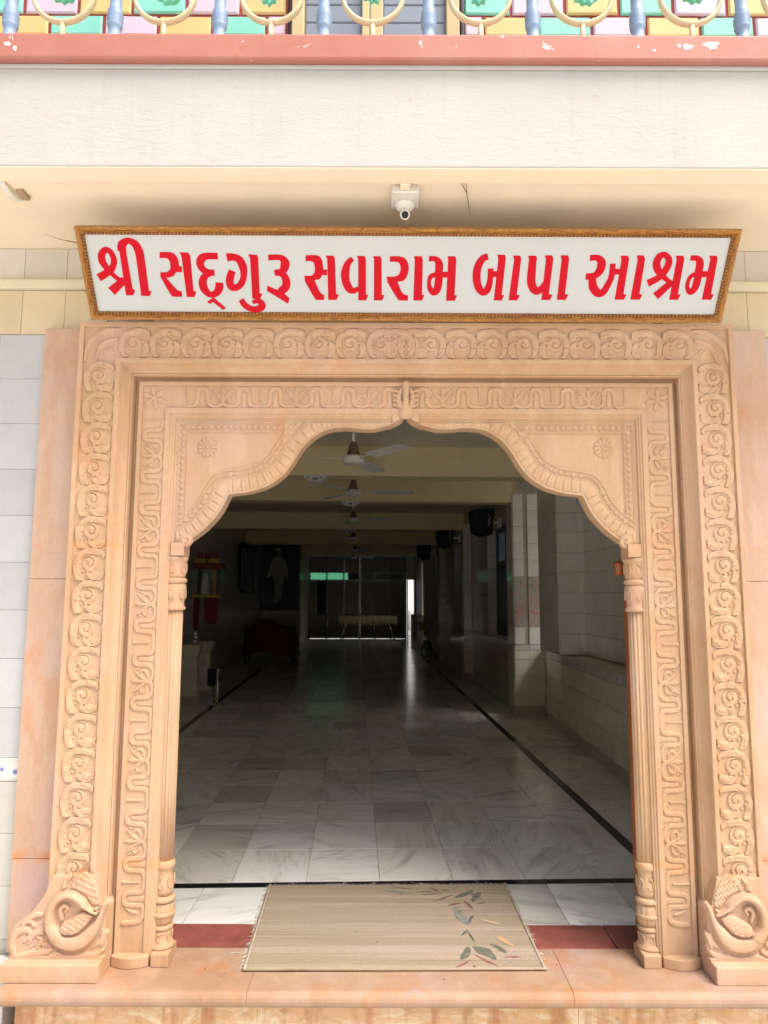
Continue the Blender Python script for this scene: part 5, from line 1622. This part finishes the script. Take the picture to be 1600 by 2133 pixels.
MB().box(-.09, .01, -.05, .03, 1.312, 1.44).box(-.085, .0, -.05, .03, 1.441, 1.50).box(-.07, .0, -.045, .03, 1.501, 1.55).box(-.055, -.01, -.04, .02, 1.551, 1.60).build('figure', M['pale'], sh, .008)
MB().box(-.18, .17, -.13, .10, 1.27, 1.309).build('shelf', M['shr_yel'], sh, .004)
for x0, x1, zb_ in ((-.17, -.09, .84), (-.03, .16, .92)):
    c = MB(); n = 15; vs_, fs = [], []
    for i in range(n + 1):
        x = x0 + (x1 - x0) * i / n
        y = -.10 + .012 * math.sin(i * 2.4)
        xm = (x0 + x1) / 2
        for z, kx in ((1.268, 1), (1.05, .92), (zb_ + .05, .98), (zb_, .55)): vs_.append((xm + (x - xm) * kx, y, z))
    for i in range(n):
        for j in range(3): fs.append((4 * i + j, 4 * i + 4 + j, 4 * i + 5 + j, 4 * i + 1 + j))
    c.add(vs_, fs, True)
    co_ = c.build('curtain', M['curtain'], sh); so = co_.modifiers.new('thick', 'SOLIDIFY'); so.thickness = .006
H(sh)
M['chrome'] = mat_plain('chrome', (.6, .6, .6), .15, metal=1.0, var=.02)
vz = MB().lathe([(.02, .70), (.055, .705), (.03, .725), (.035, .75), (.05, .775), (.035, .80), (.022, .83), (.034, .845)], 24).build('steel_pot', M['chrome'])
vz.location = (-2.13, 6.28, 0); tag(vz, 'small shiny steel pot standing on top of the tiled pedestal', 'pot'); H(vz)
po = thing('chrome_post', 'slim chrome barrier post with black bracket by the left black floor line', 'post', (-1.76, 5.90, 0))
MB().lathe([(.10, 0), (.10, .01), (.03, .02), (.014, .03), (.013, .38), (.02, .40), (.02, .42), (.008, .43)], 20).build('pole', M['chrome'], po)
MB().lathe([(.008, 0), (.008, .34)], 12, Matrix.Translation((-.05, .10, .0))).build('rod', M['chrome'], po)
MB().box(-.13, -.03, .02, .06, .22, .42).build('bracket', M['dark'], po, .005)
H(po)
gr = thing('wall_showcase', 'black framed glass showcase with light strips hung on the left wall before the portrait', 'cabinet', (-2.415, 11.1, 1.40))
MB().box(0, .05, 0, 2.0, 0, .90).build('backboard', M['lens'], gr)
for k in range(6): MB().box(.052, .075, .05 + k * .35, .10 + k * .35, .05, .85).build('bar', M['alu'], gr)
MB().box(.051, .09, -.05, 2.05, -.06, -.001).box(.051, .09, -.05, 2.05, .901, .96).build('frame', M['dark'], gr)
H(gr)
pt = thing('portrait', 'tall dark framed picture of a figure in long white robes on the end wall', 'picture', (-2.41, 14.49, .99))
MB().box(0, 1.06, -.04, 0, 0, 1.72).box(0, 0, 0, 0, 0, 0).build('panel', mat_plain('portrait_ground', (.018, .018, .03), .25), pt)
MB().box(-.05, 0, -.06, 0, -.05, 1.77).box(1.06, 1.11, -.06, 0, -.05, 1.77).box(0, 1.06, -.06, 0, -.05, 0).box(0, 1.06, -.06, 0, 1.72, 1.77).build('frame', M['dark'], pt)
M['robe'] = mat_plain('robe_print', (.42, .42, .38), .5)
robe = [(.30, 1.30), (.37, 1.38), (.47, 1.40), (.57, 1.39), (.65, 1.33), (.74, 1.10), (.78, .84), (.70, .82), (.67, .92), (.66, .76), (.63, .72), (.60, .45), (.60, .30), (.52, .18), (.42, .14), (.32, .17), (.38, .35), (.38, .72), (.34, .76), (.30, .94), (.24, .82), (.18, .85), (.24, 1.12)]
MB().prism(robe[::-1], -.0425, -.0405).build('robed_figure', M['robe'], pt)
MB().prism([(.48 + .075 * math.cos(a), 1.50 + .105 * math.sin(a)) for a in np.linspace(0, 2 * math.pi, 16, endpoint=False)], -.0425, -.0405).build('head_print', mat_plain('head_print', (.18, .12, .10), .5), pt)
MB().prism([(.48 + .085 * math.cos(a), 1.555 + .065 * math.sin(a)) for a in np.linspace(0, math.pi, 12)], -.0440, -.0426).build('headwear', M['robe'], pt)
pt.scale = (.84, 1, .90)
H(pt)
# draped table
dt = thing('draped_table', 'low table heaped under a dark brown cloth on the left of the hall', 'table', (-1.78, 11.3, 0))
n = 26; vs_, fs = [], []
prof_t = [(0, .0), (.22, .0), (.40, .02), (.47, .10), (.49, .30), (.53, .55)]
for i in range(n):
    a = 2 * math.pi * i / n
    for j, (r, dz) in enumerate(prof_t):
        rx = r * (1.0 + .06 * math.sin(3 * a + j)); ry = r * .75
        top = .74 + .12 * math.exp(-((math.cos(a) * r + .12) / .22) ** 2) - .12 * max(0, math.cos(a) * r)
        vs_.append((rx * math.cos(a) + .015 * math.sin(7 * a) * (j > 2), ry * math.sin(a) + .02 * math.sin(9 * a) * (j > 2), max(.10 + .05 * math.sin(5 * a), top - dz * 1.1)))
m_ = len(prof_t)
for i in range(n):
    for j in range(m_ - 1):
        i2 = (i + 1) % n
        fs.append((i * m_ + j, i2 * m_ + j, i2 * m_ + j + 1, i * m_ + j + 1))
cl = MB().add(vs_, fs, True).build('cloth', mat_plain('brown_cloth', (.19, .065, .04), .85, var=.3, bump=.3), dt)
cl.modifiers.new('sub', 'SUBSURF').levels = 1
for x, y in ((-.45, -.3), (.45, -.3), (-.45, .3), (.45, .3)): MB().tube([(x, y, 0), (x * .95, y, .70)], .02, 8).build('leg', M['dark'], dt)
H(dt)
def bench(lab, loc, L):
    b = thing('bench', lab, 'bench', loc, 0, 'benches with shaggy covers at the far end')
    MB().box(0, L, -.20, .20, .62, .66).build('seat', mat_plain('bench_board', (.12, .08, .05), .6), b, .005)
    st = []
    cv_ = MB()
    for k in range(int(L * 60)):
        x = L * k / int(L * 60)
        z0 = .69 + random.uniform(-.006, .035); ln = random.uniform(.15, .28)
        cv_.add([(x, -.215, z0), (x + .022, -.215, z0), (x + .016 + random.uniform(-.01, .01), -.222, z0 - ln), (x + .004, -.222, z0 - ln), (x, .21, z0 + .006), (x + .022, .21, z0 + .006)],
                [(0, 3, 2, 1), (0, 1, 5, 4)])
    c_ = cv_.build('shaggy_cover', mat_plain('shaggy_cover', (.62, .50, .32), .9, var=.5, vs_=40), b)
    c_['kind'] = 'stuff'
    for s_, x0 in ((1, .28), (-1, L - .28)):
        for y in (-.15, .15): MB().tube([(x0, y, .62), (x0 - s_ * .22, y, 0)], .018, 8).build('leg', M['chrome'], b)
    return H(b)
bench('bench under a shaggy pale cover with splayed legs in front of the partition', (-.63, 18.3, 0), 1.72)
bench('bench under a shaggy pale cover at the far right, past the open door', (1.36, 14.0, 0), .38)
# wooden door leaf folded back behind the right column
wd = thing('wooden_door', 'orange brown wooden door edge folded back behind the right column', 'door', (.998, .02, 0))
M['teak'] = mat_plain('teak_varnish', (.33, .10, .025), .3, var=.2, vs_=14)
MB().box(-.032, .012, .0, .045, .03, 1.30).build('leaf_edge', M['teak'], wd, .004)
MB().lathe([(.012, 0), (.020, .012), (.016, .026), (.026, .040), (.020, .056)], 16, Matrix.Translation((-.052, .02, 1.385))).build('knob', M['teak'], wd)

# ---------------------------------------------------------------- door mat
mat_t = thing('door_mat', 'worn beige striped door mat with faded leaf pattern and frayed edges', 'mat', (.03, .2, 0))
q4 = [(-.487, -.176), (.573, -.163), (.560, .569), (-.512, .550)]
def matp(s, t, z):
    a = Vector(q4[0]).lerp(Vector(q4[1]), s); b = Vector(q4[3]).lerp(Vector(q4[2]), s)
    p = a.lerp(b, t)
    return (p.x, p.y, z)
def mat_weave():
    t_ = NT('woven_mat')
    v = t_.pos(scale=(1, 1, 1))
    row = t_.noise(t_.pos(scale=(.04, 1, .2)), 11.0, 4, .6)
    c = t_.ramp(row, [(.36, (.31, .25, .165)), (.50, (.36, .29, .21)), (.62, (.43, .34, .275))])
    ln = t_.noise(t_.pos(scale=(.25, 34, .2)), 3.2, 4, .75)
    l2 = t_.ramp(ln, [(.36, .8), (.44, 0.0), (.56, 0.0), (.66, .6)])
    c = t_.mix(l2, c, t_.ramp(ln, [(.4, (.23, .17, .10)), (.6, (.50, .44, .30))]))
    fine = t_.ramp(t_.noise(t_.pos(scale=(1, 1, 1)), 260, 2), [(.3, (.82, .82, .82)), (.7, (1.08, 1.08, 1.08))])
    t_.color(t_.mix(1.0, c, fine, 'MULTIPLY')).rough(.95)
    b_ = t_.bump(t_.noise(t_.pos(scale=(1, 8, 1)), 60, 4, .7), .6, .003)
    return t_.m
M['mat'] = mat_weave()
m = MB(); NX, NY = 60, 40
vs_ = []
for j in range(NY + 1):
    for i in range(NX + 1):
        s_, t_ = i / NX, j / NY
        s2 = s_ + (.002 * math.sin(t_ * 21) if i in (0, NX) else 0)
        x, y, z = matp(s2, t_ + (.003 * math.sin(s_ * 17) if j == NY else 0), .0)
        zz_ = .009 + .0004 * math.sin(s_ * 9 + t_ * 5)
        if y < -.0: zz_ += .0008
        vs_.append((x, y, zz_))
fs = [(j * (NX + 1) + i, j * (NX + 1) + i + 1, (j + 1) * (NX + 1) + i + 1, (j + 1) * (NX + 1) + i) for j in range(NY) for i in range(NX)]
me = m.add(vs_, fs, True).mesh('pile', M['mat'])
o = link('pile', me, mat_t); o.matrix_parent_inverse = pinv(mat_t)
so = o.modifiers.new('thick', 'SOLIDIFY'); so.thickness = .0075; so.offset = -1
M['hem'] = mat_plain('mat_hem', (.40, .34, .26), .9, var=.25, vs_=60, bump=.6)
for (a, b, c_, d) in ((0, 0, 0, 1), (1, 0, 1, 1)):
    pts = [matp(a + (c_ - a) * k / 30 + (.006 if a == 0 else -.006), b + (d - b) * k / 30, .0105 + .0008 * math.sin(k * 1.7)) for k in range(31)]
    world_child(MB().tube(pts, .0055, 6, flat=.5), 'hem', M['hem'], mat_t)
fr = MB()
for k in range(150):
    t_ = random.random(); s0 = 0 if random.random() < .75 else 1
    x, y, z = matp(s0, t_, .005)
    dx = (-1 if s0 == 0 else 1) * random.uniform(.006, .02) * (1.6 if random.random() < .1 and s0 == 0 else 1)
    fr.tube([(x, y, .007), (x + dx * .5, y + random.uniform(-.008, .008), .006), (x + dx, y + random.uniform(-.012, .012), .0025)], [.0009, .0008, .0005], 4)
for k in range(170):
    s_ = random.random() ** (.8)
    x, y, z = matp(s_, 1, .006)
    fr.tube([(x, y, .008), (x + random.uniform(-.01, .01), y + random.uniform(.003, .010), .008), (x + random.uniform(-.016, .016), y + random.uniform(.004, .016), .0025)], [.0009, .0008, .0005], 4)
for k in range(9):
    s_ = random.choice([.02, .12, .15, .30, .44, .62, .64, .88, .93])
    x, y, z = matp(s_, 1, .006)
    P_ = [(x, y, .008)]
    for j in range(5): P_.append((P_[-1][0] + random.uniform(-.014, .014), P_[-1][1] + random.uniform(.0, .014), .006 - .0006 * j))
    fr.tube(crom(P_, 3), .0008, 4)
P_ = [(-.490, -.05, .006), (-.51, -.055, .004), (-.535, -.045, .003), (-.555, -.05, .0025)]
fr.tube(crom(P_, 4), .0012, 4)
ff = world_child(fr, 'fringe', mat_plain('frayed_thread', (.60, .55, .45), .9), mat_t)
ff['kind'] = 'stuff'
MAT_PRINTS = [(0.308,0.415,0.401,0.495,0.015,'g'),(0.381,0.371,0.432,0.475,0.015,'g'),(0.303,0.329,0.34,0.164,0.0187,'b'),(0.276,0.338,0.331,0.361,0.0056,'r'),(0.219,0.381,0.306,0.444,0.0047,'r'),(0.346,0.386,0.376,0.303,0.0056,'r'),(0.37,0.485,0.425,0.396,0.0047,'g'),(0.341,0.173,0.37,0.249,0.0066,'n'),(0.299,0.069,0.331,0.124,0.0047,'n'),(0.327,0.121,0.346,0.02,0.0037,'n'),(0.398,0.349,0.439,0.377,0.0047,'g'),(0.333,-0.01,0.407,-0.109,0.0244,'g'),(0.28,-0.11,0.319,-0.013,0.0159,'g'),(0.4,0.01,0.453,-0.061,0.0122,'g'),(0.33,-0.066,0.409,-0.155,0.0066,'r'),(0.434,-0.089,0.503,-0.088,0.0047,'r'),(0.254,-0.163,0.314,-0.11,0.0056,'r'),(0.32,-0.143,0.324,-0.162,0.0047,'r'),(0.436,0.078,0.49,-0.011,0.0131,'o'),(0.391,0.207,0.475,0.157,0.0094,'p'),(-0.007,0.502,0.14,0.453,0.0094,'b'),(0.207,0.521,0.25,0.474,0.0047,'r'),(0.032,0.534,0.134,0.503,0.0037,'g'),(0.158,0.473,0.226,0.484,0.0037,'g'),(0.164,0.443,0.266,0.464,0.0037,'g'),(0.305,0.266,0.331,0.293,0.0028,'n'),(0.438,-0.109,0.473,-0.142,0.0037,'b'),(0.26,0.494,0.302,0.484,0.0037,'g'),(0.064,0.45,0.09,0.45,0.0028,'n')]

pcol = {'g': (.085, .105, .085), 'b': (.19, .21, .20), 'r': (.20, .06, .065), 'n': (.06, .07, .10), 'o': (.50, .31, .17), 'p': (.52, .37, .27)}
def print_mat(nm, c):
    t_ = NT(nm)
    f_ = t_.ramp(t_.noise(t_.pos(scale=(1, 6, 1)), 55, 4, .7), [(.46, 0.0), (.66, .6)])
    t_.color(t_.mix(f_, c, (.42, .33, .21))).rough(.95)
    return t_.m
pm = {k: print_mat('leaf_print_' + k, v) for k, v in pcol.items()}
for i, (x1, y1, x2, y2, w, c_) in enumerate(MAT_PRINTS):
    a, b = Vector((x1, y1)), Vector((x2, y2))
    d = b - a; nrm = Vector((-d.y, d.x)).normalized()
    L = []
    Rr = []
    for k in range(13):
        t_ = k / 12
        ww = w * math.sin(math.pi * t_) ** .8 * (1 + .15 * math.sin(9 * t_ + i)) + .0003
        p = a + d * t_ + nrm * (w * .35 * math.sin(math.pi * t_) * (1 if i % 2 else -1))
        L.append(p + nrm * ww); Rr.append(p - nrm * ww)
    z = .0104 + .00008 * (i % 7)
    vv = [(p.x, p.y, z) for p in L] + [(p.x, p.y, z) for p in Rr]
    mm = MB().add(vv, [(k, k + 1, 14 + k, 13 + k) for k in range(12)])
    world_child(mm, 'leaf_print', pm[c_], mat_t)
# small bits of grit and dry leaf

gm = MB()
for k, (x, y, z) in enumerate(((.21, -.22, .0008), (.05, .42, .0112), (-.36, .50, .0112), (.30, .22, .0112), (-.10, .10, .0112), (.62, -.12, .0008), (-.62, -.16, .0008), (-.02, .02, .0112))):
    gm.lathe([(.0, 0), (.0022, .0006), (.0018, .0018), (.0, .0024)], 7, Matrix.Translation((x, y, z)) @ Matrix.Rotation(k * .9, 4, 'Z') @ Matrix.Diagonal((1.4, .8, 1, 1)), None, False)
tag(gm.build('grit', M['dark']), 'tiny dark crumbs scattered over the door mat and the sandstone step', 'grit', kind='stuff')
